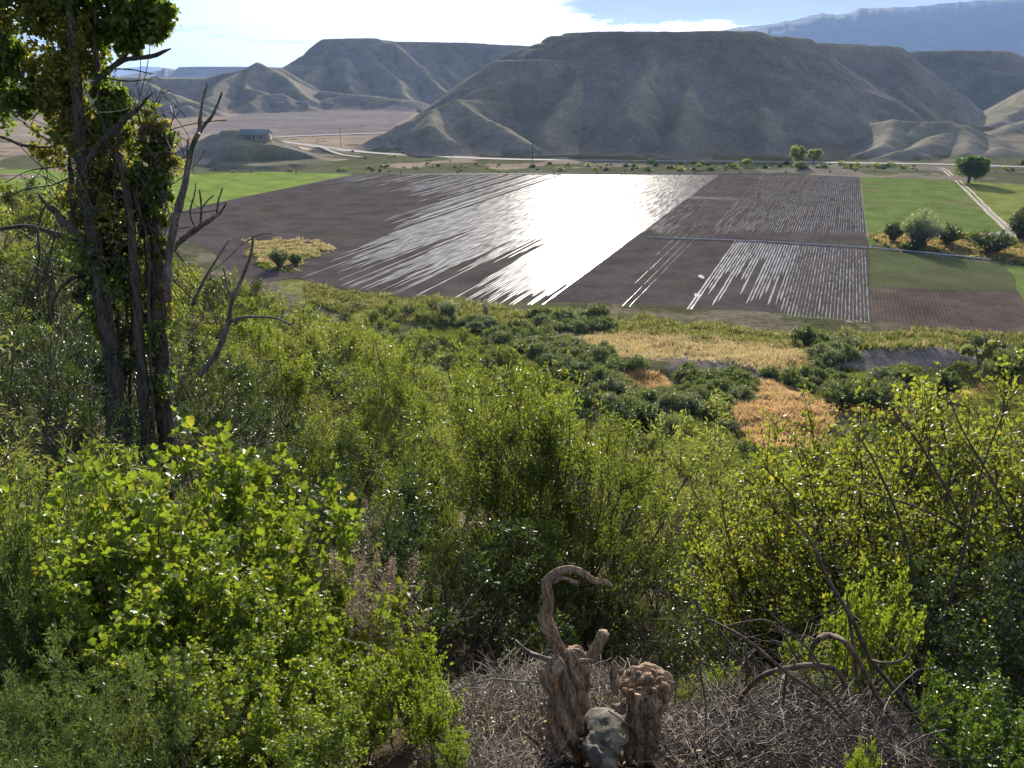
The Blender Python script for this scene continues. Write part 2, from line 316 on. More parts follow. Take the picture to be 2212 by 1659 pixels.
# pixel polygons of the middle ground, for the colour of the bare surface and for what grows on it
G_GOLD = [[(1225, 735), (1330, 722), (1480, 727), (1620, 742), (1735, 762), (1748, 800), (1640, 806), (1590, 782), (1450, 768), (1330, 768)],
          [(1320, 812), (1390, 806), (1440, 825), (1452, 858), (1400, 848), (1330, 838)],
          [(1556, 868), (1640, 872), (1760, 890), (1805, 905), (1800, 940), (1760, 960), (1755, 975), (1640, 972), (1600, 930)],
          [(1610, 838), (1680, 832), (1738, 846), (1742, 862), (1660, 868), (1615, 862)],
          [(1850, 870), (1960, 830), (2212, 800), (2212, 880), (1950, 930), (1870, 920)]]
G_DIRT = [[(1800, 800), (1850, 758), (1960, 742), (2080, 742), (2200, 755), (2140, 790), (1960, 815), (1850, 815)], [(1440, 800), (1470, 768), (1560, 766), (1640, 795), (1680, 830), (1540, 825)]]
G_RED = [[(1600, 870), (1800, 862), (1900, 850), (2000, 850), (1990, 900), (1810, 905)]]
G_GREENEDGE = [[(560, 585), (760, 634), (930, 655), (1000, 700), (800, 700), (620, 640)], [(900, 640), (1150, 672), (1440, 697), (1750, 722), (2212, 722), (2212, 745), (1750, 765), (1480, 728), (1330, 722), (1050, 700), (940, 690)]]
def anyin(u, v, polys):
    r = np.zeros(np.shape(u), bool)
    for p in polys: r |= inpoly(u, v, p)
    return r
na, nr = 420, 520
A = np.radians(np.linspace(-50, 50, na)); R = np.exp(np.linspace(math.log(0.4), math.log(300), nr))
X = np.sin(A)[:, None] * R[None]; Y = np.cos(A)[:, None] * R[None]; Z = hgt(X, Y)
U, Vv = proj(X, Y, Z); U = U + 14 * fbm(X / 4, Y / 4, 0.0, 3, 21); Vv = Vv + 6 * fbm(X / 4, Y / 4, 0.0, 3, 22)
colr = np.zeros(X.shape + (4,)); colr[..., 3] = 1; colr[..., :3] = (0.095, 0.095, 0.048)
rr = np.hypot(X, Y); nn = fbm(X / 9, Y / 9, 0.0, 4, 31)[..., None]
colr[..., :3] = np.where(nn > 0.1, (0.15, 0.125, 0.085), colr[..., :3])
colr[..., :3] = np.where((rr < 16)[..., None], (0.060, 0.046, 0.032), colr[..., :3])  # litter earth near the viewer, darkened to paint in shade under the thicket
for polys, c in ((G_GREENEDGE, (0.17, 0.17, 0.06)), (G_GOLD, (0.36, 0.23, 0.095)), (G_DIRT, (0.175, 0.150, 0.140)), (G_RED, (0.33, 0.21, 0.13))):
    m = anyin(U, Vv, polys) & (rr > 60); colr[m, :3] = c
idx = np.arange(na * nr).reshape(na, nr)
F = np.stack([idx[:-1, :-1], idx[1:, :-1], idx[1:, 1:], idx[:-1, 1:]], -1).reshape(-1, 4)[:, ::-1]
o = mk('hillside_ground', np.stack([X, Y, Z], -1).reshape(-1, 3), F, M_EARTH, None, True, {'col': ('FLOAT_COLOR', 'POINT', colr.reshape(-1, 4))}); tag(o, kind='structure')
# ------------------------------------------------------------------ valley floor and fields
def sheet(name, poly, z, mat):
    o = mk(name, np.array([(p[0], p[1], z) for p in poly]), np.array([list(range(len(poly)))]), mat); tag(o, kind='structure'); 
    if o.data.polygons[0].normal.z < 0: o.data.flip_normals()
    return o
m, t, out = newmat('valley_soil'); pos = t.new('ShaderNodeNewGeometry').outputs['Position']
c = t.mix(t.rng(t.noise(pos, 0.012, 5), 0.35, 0.65), (0.20, 0.165, 0.13), (0.15, 0.15, 0.09)); c = t.mix(t.rng(t.noise(pos, 0.3, 5), 0.4, 0.7, 0, 0.5), c, (0.11, 0.12, 0.05))
b = t.new('ShaderNodeBsdfPrincipled'); t.put(b.inputs['Base Color'], c); b.inputs['Roughness'].default_value = 0.95; t.l.new(b.outputs[0], out.inputs[0]); M_VALLEY = m
th = np.linspace(0, 2 * pi, 97)[:-1]
V = np.array([(0, 0, -0.06)] + [(cos(a) * 24000, sin(a) * 24000, -0.06) for a in th]); F = np.array([(0, i + 1, (i + 1) % 96 + 1) for i in range(96)])
tag(mk('valley_ground', V, F, M_VALLEY), kind='structure')
FAZ = radians(20.8); FD = np.array([sin(FAZ), cos(FAZ)]); FN = np.array([cos(FAZ), -sin(FAZ)])   # furrow direction and across
def fieldmat(name, ca, cb, patch, pc, row=None, rowamt=0.0, bump=0.25, rough=0.9, pscale=0.02, plo=0.5, phi=0.68, spec=0.0):
    m, t, out = newmat(name); pos = t.new('ShaderNodeNewGeometry').outputs['Position']; sp = t.new('ShaderNodeSeparateXYZ'); t.l.new(pos, sp.inputs[0])
    tt = t.m('ADD', t.m('MULTIPLY', sp.outputs[0], FN[0]), t.m('MULTIPLY', sp.outputs[1], FN[1])); ss = t.m('ADD', t.m('MULTIPLY', sp.outputs[0], FD[0]), t.m('MULTIPLY', sp.outputs[1], FD[1]))
    rowv = t.xyz(tt, t.m('MULTIPLY', ss, 0.06), 0.0)
    n = t.noise(pos, 0.5, 6, 0.7); nr_ = t.noise(rowv, 0.9, 3); nb = t.noise(pos, pscale, 4, 0.6); nc = t.noise(pos, 0.09, 5, 0.6)
    c = t.mix(t.rng(n, 0.3, 0.7), ca, cb); c = t.mix(t.rng(nr_, 0.35, 0.65, 0, 0.35), c, cb)
    c = t.mix(t.m('MULTIPLY', t.rng(nb, plo, phi), patch), c, pc)
    f = t.rng(nc, 0.3, 0.7, 0.78, 1.22); c = t.mix(1.0, c, t.xyz(f, f, f), 'MULTIPLY')
    wave = t.m('SINE', t.m('MULTIPLY', tt, 2 * pi / 0.8))
    if row: c = t.mix(t.m('MULTIPLY', t.rng(t.m('ADD', wave, t.m('MULTIPLY', n, 1.0)), 0.2, 1.2), rowamt), c, row)
    b = t.new('ShaderNodeBsdfPrincipled'); t.put(b.inputs['Base Color'], c); b.inputs['Roughness'].default_value = rough; b.inputs['Specular IOR Level'].default_value = spec
    bp = t.new('ShaderNodeBump'); bp.inputs['Strength'].default_value = bump; bp.inputs['Distance'].default_value = 0.12
    t.put(bp.inputs['Height'], t.m('ADD', t.m('MULTIPLY', wave, 0.35), n)); t.l.new(bp.outputs[0], b.inputs['Normal']); t.l.new(b.outputs[0], out.inputs[0]); return m
M_SOIL = fieldmat('ploughed_soil', (0.075, 0.060, 0.055), (0.100, 0.083, 0.077), 0.4, (0.085, 0.088, 0.048))
M_GREEN1 = fieldmat('bright_green_crop', (0.175, 0.235, 0.050), (0.205, 0.265, 0.062), 0.5, (0.165, 0.205, 0.060), bump=0.1)
M_GREEN2 = fieldmat('mottled_green_crop', (0.105, 0.150, 0.042), (0.150, 0.190, 0.055), 0.85, (0.160, 0.155, 0.070), bump=0.15, pscale=0.035)
M_GREEN3 = fieldmat('yellowing_pasture', (0.175, 0.190, 0.050), (0.210, 0.220, 0.065), 0.6, (0.13, 0.17, 0.045), bump=0.15, pscale=0.05)
M_ROWCROP = fieldmat('sprouting_row_crop', (0.080, 0.080, 0.045), (0.105, 0.105, 0.058), 0.6, (0.10, 0.12, 0.050), row=(0.100, 0.125, 0.048), rowamt=0.7)
M_CLODS = fieldmat('cloddy_soil', (0.080, 0.060, 0.052), (0.110, 0.085, 0.072), 0.5, (0.19, 0.14, 0.10), bump=0.9, pscale=0.08)
def gp(*uv): return [PG(u, v) for u, v in uv]
near_edge = [(640, 600), (760, 628), (930, 648), (1020, 658), (1150, 669), (1300, 682), (1440, 694), (1600, 706), (1750, 716), (1884, 723)]
soil_poly = gp((-100, 560), (340, 470), (460, 440), (600, 411), (766, 377), (1200, 376), (1856, 374), (1866, 460), (1876, 537)) + [PG(u, v) for u, v in near_edge[::-1]] + gp((400, 640), (-100, 700))
sheet('ploughed_field', soil_poly, 0.02, M_SOIL)
sheet('bright_green_field', gp((-250, 372), (250, 362), (480, 369), (766, 376), (600, 410.5), (470, 437.5), (340, 468), (-100, 555)), 0.024, M_GREEN1)
sheet('mottled_green_field', gp((1857, 373.5), (2044, 371.5), (2100, 430), (2176, 497), (2100, 505), (2000, 503), (1900, 515), (1878, 536), (1867, 460)), 0.024, M_GREEN2)
sheet('yellow_pasture_field', gp((2052, 371.5), (2420, 376), (2420, 505), (2190, 497), (2108, 430)), 0.024, M_GREEN3)
sheet('sprouting_field', gp((1877, 538), (2020, 553), (2165, 571), (2190, 600), (2195, 626), (2050, 627), (1882, 618)), 0.026, M_ROWCROP)
sheet('cloddy_field', gp((1882.5, 618.5), (2050, 627.5), (2195, 626.5), (2215, 660), (2260, 735), (2000, 728), (1885, 723)), 0.025, M_CLODS)
sheet('corner_green_field', gp((2150, 569), (2420, 600), (2420, 735), (2262, 735), (2217, 660), (2197, 626), (2192, 600), (2167, 571)), 0.023, M_GREEN2)
# water standing in the furrows
m, t, out = newmat('furrow_water'); pos = t.new('ShaderNodeNewGeometry').outputs['Position']
b = t.new('ShaderNodeBsdfPrincipled'); b.inputs['Base Color'].default_value = (0.045, 0.038, 0.033, 1); b.inputs['IOR'].default_value = 1.34
t.put(b.inputs['Roughness'], t.rng(t.noise(pos, 1.5, 4), 0.3, 0.7, 0.15, 0.27)); bp = t.new('ShaderNodeBump'); bp.inputs['Strength'].default_value = 0.2; bp.inputs['Distance'].default_value = 0.03
t.put(bp.inputs['Height'], t.noise(pos, 5.0, 3)); t.l.new(bp.outputs[0], b.inputs['Normal']); t.l.new(b.outputs[0], out.inputs[0]); M_WATER = m
rng = RS(11)
# region tables in the photograph: for a furrow crossing the far edge or pipe line at column u, how far towards us (row v) the water has run
def furrow_strips(SP=0.8):
    B = []; grp = 0.0                                          # (t, s0, s1, width)
    def st(u, v): p = PG(u, v); q = np.array(p[:2]); return q @ FN, q @ FD
    t0 = st(700, 377)[0]; t1 = st(1883, 722)[0]
    tl = st(1552, 379)[0]                                      # right edge of the flooded block
    for i in range(int((t1 - t0) / SP) + 160):
        tt = t1 - 0.4 - i * SP
        # end points of this furrow: far edge y(v=376)
        def at(v):                                             # s where the furrow crosses image row v
            yv = PG(1100, v)[1]; return (yv - tt * FN[1]) / FD[1]
        def row(s): p = tt * FN + s * FD; return proj(p[0], p[1], 0.0)
        sfar = at(377.5); uf, vf = row(sfar)
        if uf < 560: break
        # near edge of the ploughed field
        ss = np.linspace(at(735), sfar, 200); pp = tt * FN[None] + ss[:, None] * FD[None]; uu, vv = proj(pp[:, 0], pp[:, 1], 0 * ss)
        ve = np.interp(uu, [q[0] for q in near_edge], [q[1] for q in near_edge]); ok = vv < ve - 1
        if not ok.any(): continue
        snear = ss[ok][0]
        if tt <= tl:                                           # the flooded block and its left fringe
            vend = np.interp(uf, [560, 700, 900, 1100, 1200, 1240, 1290, 1400, 1470, 1552], [380, 384, 398, 425, 480, 545, 575, 600, 622, 655])
            if i % 9 == 0: grp = rng.uniform(-1.0, 0.7)
            g = grp * 0.55 + rng.uniform(-0.5, 0.25) + (0.75 if rng.rand() < 0.07 else 0.0)
            vend = vend + g * 0.42 * (vend - 376)
            vend = min(vend, 672)
            s0 = max(at(vend), snear); fr = np.interp(uf, [560, 1000, 1150, 1250], [0.2, 0.38, 0.8, 1.0])
            if rng.rand() < fr: B.append((tt, s0, sfar, 0.33 if uf > 1150 else 0.26))
        else:
            # thin wet furrows right of the block, broken by gaps
            un, _ = row(at(530))
            pk = vn(np.array(i / 7.0), 2.5, 0, 8)
            s1 = sfar; s0 = at(505)
            wd = 0.17 + 0.04 * max(0, pk)
            if un < 1500: wd *= 0.5 if rng.rand() < 0.5 else 0.25
            L = sfar
            while L > s0:
                seg = rng.uniform(6, 34); gap = rng.uniform(0.5, 8) * (0.3 if un > 1700 else 1.0) * (2.0 if un < 1560 else 1.0)
                if rng.rand() < 0.9: B.append((tt, max(L - seg, s0), L, wd * rng.uniform(0.85, 1.15)))
                L -= seg + gap
            B.append((tt, at(np.interp(un, [1300, 1900], [428, 446])), at(np.interp(un, [1300, 1900], [423, 438])), 0.28))              # the wetter cross band
            u2, _ = row(at(560))
            if u2 > 1556 and u2 < 1886:                          # lower block fed by the pipe
                vend = np.interp(u2, [1540, 1560, 1620, 1700, 1740, 1890], [660, 690, 580, 640, 712, 724]) + rng.uniform(-55, 50) * (1 if u2 < 1720 else 0.15)
                s0 = max(at(max(vend, 560)), snear); w0 = 0.36 if u2 < 1720 else 0.20
                L = at(np.interp(u2, [1540, 1880], [519, 538]))
                if u2 < 1716: B.append((tt, s0, L, w0))
                else:
                    while L > s0:
                        seg = rng.uniform(3, 16); B.append((tt, max(L - seg, s0), L, w0 * rng.uniform(0.5, 1.3))); L -= seg + rng.uniform(0.1, 1.3)
            elif u2 < 1556 and rng.rand() < 0.10:
                L = at(505)
                s0 = max(at(rng.uniform(540, 690)), snear)
                while L > s0:
                    seg = rng.uniform(10, 40); B.append((tt, max(L - seg, s0), L, 0.06)); L -= seg + rng.uniform(0.3, 2)
    return B
V = []; n = 0
for (tt, s0, s1, wd) in furrow_strips():
    if s1 - s0 < 0.5: continue
    k = max(2, int((s1 - s0) / 4) + 1); s = np.linspace(s0, s1, k); wv = wd / 2 * (1 + 0.35 * np.clip(rng.normal(size=k), -2, 2)); wv[0] *= 0.3; jt = rng.normal(size=k) * 0.03
    for a in range(k - 1):
        for (q, sg) in ((a, -1), (a, 1), (a + 1, 1), (a + 1, -1)):
            V.append((tt + jt[q] + sg * wv[q], s[q]))
V = np.array(V); XY = V[:, :1] * FN[None] + V[:, 1:] * FD[None]
V3 = np.column_stack([XY, np.full(len(XY), 0.045)]); F = np.arange(len(V3)).reshape(-1, 4)
tag(mk('furrow_water', V3, F, M_WATER), kind='structure')
# puddles where the furrows end
mb = MB()
for (u, v, w_, h_) in ((1035, 657, 9, 2), (1150, 667, 8, 2), (1620, 702, 12, 4), (1630, 690, 8, 5), (1506, 638, 7, 4), (1515, 598, 6, 4), (1710, 706, 9, 5), (1840, 700, 8, 8), (1860, 715, 14, 3), (1790, 712, 10, 3), (1740, 708, 10, 2)):
    c0 = np.array(PG(u, v)[:2]); ax = abs(PG(u + w_, v)[0] - c0[0]); ay = abs(PG(u, v + h_)[1] - c0[1]); k = 18
    an = np.arange(k) * 2 * pi / k; rad = 1 + 0.15 * rng.normal(size=k)
    mb.add(np.column_stack([c0[0] + ax * rad * np.cos(an), c0[1] + ay * rad * np.sin(an), np.full(k, 0.052)]), np.array([list(range(k))]))
tag(mb.build('puddle_water', M_WATER), kind='structure')
# ------------------------------------------------------------------ badland hills: ridge lines taken to their own distances, slopes falling away from them
RIDGES = [  # points (u, v, forward distance), slope, flat top radius, rill depth
 # near big hill
 ([(1180,132,740),(1230,108,770),(1262,96,770),(1300,80,765),(1340,73,760),(1420,74,750),(1530,73,745)], .66, 45, 3),
 ([(1420,76,742),(1400,160,690),(1370,250,625)], .70, 0, 4),
 ([(1530,74,745),(1575,117,722),(1598,147,708),(1640,230,655),(1660,300,600)], .70, 0, 4),
 ([(1545,82,760),(1600,83,775),(1640,86,770)], .66, 40, 5),
 ([(1640,86,770),(1675,110,755),(1741,160,730),(1808,217,700),(1875,264,675)], .66, 0, 3),
 ([(1500,74,745),(1500,170,690),(1480,260,620),(1460,310,575)], .74, 0, 5),
 ([(1290,84,760),(1240,180,700),(1200,260,640),(1180,310,590)], .72, 0, 4),
 ([(1230,108,770),(1187,133,750),(1097,163,725),(1037,197,700),(1010,230,690)], .62, 0, 5),
 ([(1037,217,690),(1100,222,690)], .6, 0, 3),
 # low hill on its left
 ([(1037,217,680),(984,216,660),(940,236,650),(904,252,645),(860,270,640),(814,292,630),(785,318,600)], .60, 0, 3),
 ([(984,216,660),(1027,240,645),(1061,257,630),(1091,280,605),(1134,310,575)], .60, 0, 3),
 ([(940,236,650),(930,275,600),(900,310,575)], .62, 0, 3),
 ([(814,292,630),(775,300,610),(745,302,600)], .4, 0, 2),
 # second shoulder
 ([(1682,99,960),(1740,99,960),(1807,103,950)], .66, 60, 5),
 ([(1807,103,950),(1870,137,925),(1927,173,895),(1976,213,860),(2032,261,815)], .66, 0, 3),
 ([(1870,137,925),(1940,187,900),(2000,225,870),(2059,264,830)], .66, 0, 3),
 # third mesa with its stripes of gullies
 ([(1700,128,1330),(1830,119,1320),(1950,115,1310),(2037,113,1290)], .62, 90, 7),
 ([(2037,113,1290),(2087,133,1260),(2153,153,1220),(2250,165,1180)], .60, 0, 4),
 ([(1900,118,1310),(1860,145,1270),(1835,165,1230)], .62, 0, 4),
 ([(1945,117,1310),(1900,150,1260),(1875,172,1210)], .62, 0, 4),
 ([(1990,116,1300),(1930,165,1230),(1900,185,1190)], .62, 0, 4),
 ([(2071,129,1800),(2212,127,1780),(2420,126,1760)], .6, 100, 10),
 ([(2110,135,1750),(2085,150,1690)], .6, 0, 4), ([(2150,133,1750),(2110,165,1680)], .6, 0, 4), ([(2190,133,1750),(2150,170,1650)], .6, 0, 4),
 ([(2330,140,1250),(2270,175,1100),(2212,223,960),(2160,250,900),(2100,273,830)], .6, 10, 6),
 ([(2420,200,980),(2300,235,900),(2212,262,820),(2120,296,740)], .55, 0, 5),
 ([(2330,170,1200),(2240,195,1100),(2140,245,960)], .6, 0, 5),
 # low front mound on the right
 ([(1866,268,640),(1905,264,625),(1940,258,615),(1977,264,610),(2046,263,610),(2091,273,610),(2120,293,600),(2170,322,580),(2212,336,570)], .60, 0, 2.5),
 ([(1940,258,615),(1925,285,590),(1900,312,565),(1876,328,550)], .55, 0, 2),
 ([(2046,263,610),(2038,287,590),(1988,313,562),(1937,331,540),(1905,339,535)], .50, 0, 2),
 ([(2046,263,610),(2075,300,575),(2090,330,545)], .5, 0, 2), ([(1995,266,608),(1975,290,588)], .55, 0, 2), ([(2120,293,600),(2140,320,570)], .5, 0, 2),
 ([(2160,318,560),(2212,330,560)], .35, 0, 2),
 # second hill, left of centre, far
 ([(605,149,1700),(650,142,1720),(700,122,1750),(730,109,1770),(770,84,1790),(825,88,1800)], .60, 20, 8),
 ([(825,88,1800),(860,97,1800),(880,95,1810),(935,96,1830),(1100,103,1880),(1225,108,1900),(1400,115,1900)], .60, 120, 10),
 ([(795,90,1790),(850,95,1760),(890,130,1700),(935,172,1620),(968,202,1540)], .60, 0, 6),
 ([(770,100,1780),(800,120,1720),(845,165,1620),(882,207,1520)], .60, 0, 6),
 ([(933,97,1830),(960,135,1760),(1012,198,1640)], .60, 0, 6),
 ([(740,110,1770),(745,150,1660),(760,190,1540)], .60, 0, 6),
 ([(1010,100,1850),(1040,140,1780),(1090,180,1700)], .60, 0, 6),
 ([(880,97,1810),(905,125,1760),(950,170,1680)], .60, 0, 5),
 ([(700,130,1740),(665,165,1640),(640,195,1540),(650,215,1470)], .60, 0, 5),
 # small pyramid
 ([(605,149,1500),(580,146,1480),(557,134,1470),(520,150,1460),(480,160,1470),(455,168,1480)], .62, 0, 4),
 ([(575,145,1480),(607,160,1440),(640,190,1380),(660,208,1340)], .6, 0, 4),
 ([(557,134,1470),(540,165,1420),(530,190,1370),(575,200,1330),(612,215,1300)], .6, 0, 4),
 ([(520,150,1460),(480,180,1380),(440,215,1280)], .6, 0, 4),
 ([(612,202,1290),(560,205,1280),(540,222,1240)], .5, 0, 3),
 # low hills far left
 ([(-300,170,1500),(0,166,1500),(150,168,1480),(228,168,1460),(300,168,1460),(360,169,1470),(455,169,1480)], .45, 60, 8),
 ([(300,170,1460),(340,190,1360),(390,210,1260),(470,240,1130)], .5, 0, 5), ([(360,240,1100),(398,228,1110),(430,238,1110)], .5, 0, 3),
 ([(200,170,1460),(240,190,1360),(280,215,1240)], .5, 0, 5), ([(60,170,1480),(120,200,1300),(150,240,1100)], .5, 0, 5), ([(-60,170,1480),(-20,220,1100),(20,250,1000)], .5, 0, 5),
 ([(740,202,1400),(790,206,1380),(840,212,1360),(890,217,1330)], .3, 0, 4), ([(700,196,1420),(735,200,1400)], .5, 0, 3),
 # mound that carries the small house
 ([(340,345,545),(380,330,545),(430,312,545),(480,290,548),(505,281,550),(528,281,552),(560,288,545),(600,304,535),(625,322,520),(650,345,500)], .52, 3, 2),
 ([(560,297,528),(572,325,505),(580,350,490)], .5, 10, 1.5),
 ([(455,330,530),(430,345,515)], .45, 0, 1.5),
]
RND = RS(5)
na, nr = 1150, 640
A = np.radians(np.linspace(-42, 42, na)); R = np.exp(np.concatenate([np.linspace(math.log(468), math.log(1050), 400), np.linspace(math.log(1052), math.log(2600), 240)]))
X = np.sin(A)[:, None] * R[None]; Y = np.cos(A)[:, None] * R[None]
X = X; Y = Y; H = np.full(X.shape, -60.0); SPUR = np.zeros(X.shape); BEST = np.full(X.shape, 1e9)
wx = 5 * fbm(X / 45, Y / 45, 0.0, 3, 41); wy = 5 * fbm(X / 45, Y / 45, 0.0, 3, 42)
for rid, (pts, k, flat, rill) in enumerate(RIDGES):
    P = np.array([P3(*p) for p in pts]); 
    if flat: 
        rad = nrm(P[:, :2]); P[:, :2] += rad * flat * (0.9)
        if flat > 15: P[:, 2] += (np.linalg.norm(P[:, :2], axis=1) / np.maximum(np.linalg.norm(P[:, :2], axis=1) - flat, 1) - 1) * (P[:, 2] - CAMZ)
    S0 = 0.0
    x0, y0 = P[:, 0].min(), P[:, 1].min(); x1, y1 = P[:, 0].max(), P[:, 1].max(); ext = P[:, 2].max() / k * 1.25 + flat + 60
    ri = np.where((R > max(468, np.hypot(P[:, 0], P[:, 1]).min() - ext)) & (R < np.hypot(P[:, 0], P[:, 1]).max() + ext))[0]
    if len(ri) == 0: continue
    ampad = np.degrees(ext / np.hypot(P[:, 0], P[:, 1]).min()); aa = np.degrees(np.arctan2(P[:, 0], P[:, 1]))
    ai = np.where((np.degrees(A) > aa.min() - ampad) & (np.degrees(A) < aa.max() + ampad))[0]
    if len(ai) == 0: continue
    sl = (slice(ai[0], ai[-1] + 1), slice(ri[0], ri[-1] + 1)); x = X[sl] + wx[sl]; y = Y[sl] + wy[sl]
    bd = np.full(x.shape, 1e9); bz = np.zeros(x.shape); bs = np.zeros(x.shape); hh = np.full(x.shape, -1e9)
    for i in range(len(P) - 1):
        a, b = P[i], P[i + 1]; ab = b[:2] - a[:2]; L = np.hypot(*ab) + 1e-6
        w = np.clip(((x - a[0]) * ab[0] + (y - a[1]) * ab[1]) / L ** 2, 0, 1)
        d = np.hypot(x - a[0] - w * ab[0], y - a[1] - w * ab[1]); zr = a[2] + (b[2] - a[2]) * w
        side = np.sign((x - a[0]) * ab[1] - (y - a[1]) * ab[0])
        hk = zr - k * np.maximum(d - flat, 0); up = hk > hh
        hh = np.where(up, hk, hh); bd = np.where(up, d, bd); bs = np.where(up, S0 + w * L + side * 17.0 + 9 * np.arctan2(y - b[1], x - b[0]), bs); bz = np.where(up, zr, bz)
        S0 += L
    d = np.maximum(bd - flat, 0); de = np.sqrt(d * d + 16.0) - 4.0
    z = bz - k * de
    ramp = np.clip(d / 45, 0, 1) * np.clip(z / 12 + 0.15, 0, 1); lam = 30 if rill < 5 else 55
    g = np.abs(vn(bs / lam + rid * 3.7, d / 260.0, 0.0, 51)) * 1.6 + (0.4 * np.abs(vn(bs / (lam * 0.32) + rid, d / 120.0, 0.0, 52)) + 0.16 * np.abs(vn(bs / (lam * 0.12), d / 60.0, 0.0, 53))) * np.clip(d / 70, 0, 1)
    z = z - rill * 0.75 * ramp * (1.2 - g)
    up = z > H[sl]; H[sl] = np.where(up, z, H[sl]); BEST[sl] = np.where(up, d, BEST[sl])
sf = 1.5; H = H / sf; H = sf * np.where(H > 30, H, np.log1p(np.exp(np.minimum(H, 30))))
rr = np.hypot(X, Y)
H = 0.0 + np.maximum(H - 0.12, -0.02) + 0.25 * (1 + fbm(X / 60, Y / 60, 0.0, 3, 61)) * np.clip((rr - 480) / 60, 0, 1)
H += 0.3 * fbm(X / 9, Y / 9, 0.0, 3, 62) * np.clip(H / 12, 0, 1)
HWY = [(590, 304), (660, 313), (737, 324), (800, 330), (840, 333), (1000, 341), (1130, 345), (1300, 347), (1500, 349), (1700, 350.5), (1850, 352.5), (2035, 355.5), (2212, 361), (2420, 367)]
hp = smoothline([PG(u, v) for u, v in HWY], 80); dr = np.full(X.shape, 1e9)
for i in range(79):
    a, b = hp[i], hp[i + 1]; ab = b[:2] - a[:2]; w = np.clip(((X - a[0]) * ab[0] + (Y - a[1]) * ab[1]) / (ab @ ab), 0, 1); dr = np.minimum(dr, np.hypot(X - a[0] - w * ab[0], Y - a[1] - w * ab[1]))
w = np.clip((dr - 7) / 22, 0, 1); H = H * w * w * (3 - 2 * w) + 0.0 * H; H = np.where((Y < hp[:, 1].min() + 40) & (dr > 7) & (rr < 540), np.minimum(H, 2.5), H)
U, Vv = proj(X, Y, H); nz = fbm(X / 30, Y / 30, 0.0, 4, 63)
colr = np.zeros(X.shape + (4,)); colr[..., 3] = 1
clay = np.array((0.215, 0.195, 0.170)); c = np.tile(clay, X.shape + (1,)) * (1 + 0.10 * nz[..., None])
crest = np.exp(-BEST / 14.0) * np.clip(H / 10, 0, 1); c = c * (1 - 0.30 * crest[..., None]) + np.array((0.27, 0.235, 0.13)) * 0.45 * crest[..., None]
topm = 0.4 * np.clip((BEST < 1) * 1.0, 0, 1)[..., None]; c = c * (1 - 0.5 * topm) + np.array((0.22, 0.20, 0.10)) * 0.5 * topm
flatm = np.clip(1 - H / 5.0, 0, 1)[..., None]
plainc = np.where((U + 0 * nz < 1250)[..., None], np.array((0.30, 0.235, 0.175)), np.array((0.20, 0.17, 0.13)))
fan = inpoly(U, Vv + 3 * nz, [(380, 292), (520, 245), (600, 222), (700, 214), (860, 222), (900, 240), (870, 262), (820, 292)])
plainc = np.where(fan[..., None], np.array((0.215, 0.185, 0.175)), plainc)
veg = ((Vv > 336 + 4 * nz) & (nz > -0.35)) | ((Vv > 300) & (nz > 0.55)); plainc = np.where(veg[..., None], np.array((0.115, 0.115, 0.060)), plainc)
c = c * (1 - flatm) + plainc * flatm; colr[..., :3] = c
idx = np.arange(na * nr).reshape(na, nr); F = np.stack([idx[:-1, :-1], idx[1:, :-1], idx[1:, 1:], idx[:-1, 1:]], -1).reshape(-1, 4)[:, ::-1]
tag(mk('badland_hills', np.stack([X, Y, H], -1).reshape(-1, 3), F, M_CLAY, None, True, {'col': ('FLOAT_COLOR', 'POINT', colr.reshape(-1, 4))}), kind='structure')
HX, HR, HH = A, R, H
def hillz(x, y):
    r = np.hypot(x, y); a = np.arctan2(x, y); i = int(np.clip(np.searchsorted(HX, a), 1, len(HX) - 1)); j = int(np.clip(np.searchsorted(HR, r), 1, len(HR) - 1)); return float(HH[i - 1:i + 1, j - 1:j + 1].mean())
def hit(u, v):
    for D in np.arange(480, 2500, 4.0):
        p = P3(u, v, D)
        if p[2] < hillz(p[0], p[1]): return p
    return PG(u, v)
# ------------------------------------------------------------------ far mountains
def mountain(name, crest, basev, Ycrest, Ybase, mat, seed, rough, nrow=90, ncol=500, bench=0.0):
    u = np.linspace(crest[0][0], crest[-1][0], ncol); v = np.interp(u, [p[0] for p in crest], [p[1] for p in crest]); v = v + rough * 0.5 * fbm(u / 14, 0 * u, 0.0, 4, seed)
    top = np.array([P3(a, b, Ycrest) for a, b in zip(u, v)]); bot = np.array([P3(a, basev, Ybase) for a in u]); bot[:, 2] = np.minimum(bot[:, 2], 20)
    w = np.linspace(0, 1, nrow)[None, :, None]
    P = bot[:, None] * (1 - w) + top[:, None] * w; s = w[..., 0]; prof = s ** 1.15 + bench * np.sin(s * pi * 3) * 0.06
    P[..., 2] = bot[:, None, 2] + (top[:, None, 2] - bot[:, None, 2]) * prof
    q = P[..., 0] / (Ycrest * 0.05); e = P[..., 1] / (Ycrest * 0.05); env = np.sin(np.clip(s, 0, 1) * pi) ** 0.7
    P[..., 2] += env * (top[:, None, 2] - bot[:, None, 2]) * 0.07 * (np.abs(fbm(q * 0.7, e * 0.5, 0.0, 5, seed + 3)) * 1.6 - 0.7)
    back = P[:, -1:].copy(); back[..., 1] += Ycrest * 0.15; back[..., 2] -= Ycrest * 0.012; back2 = back.copy(); back2[..., 1] += 400; back2[..., 2] = -0.5
    P = np.concatenate([P, back, back2], 1); n2 = P.shape[1]; idx = np.arange(ncol * n2).reshape(ncol, n2)
    F = np.stack([idx[:-1, :-1], idx[1:, :-1], idx[1:, 1:], idx[:-1, 1:]], -1).reshape(-1, 4)
    tag(mk(name, P.reshape(-1, 3), F, mat, None, True), kind='structure')
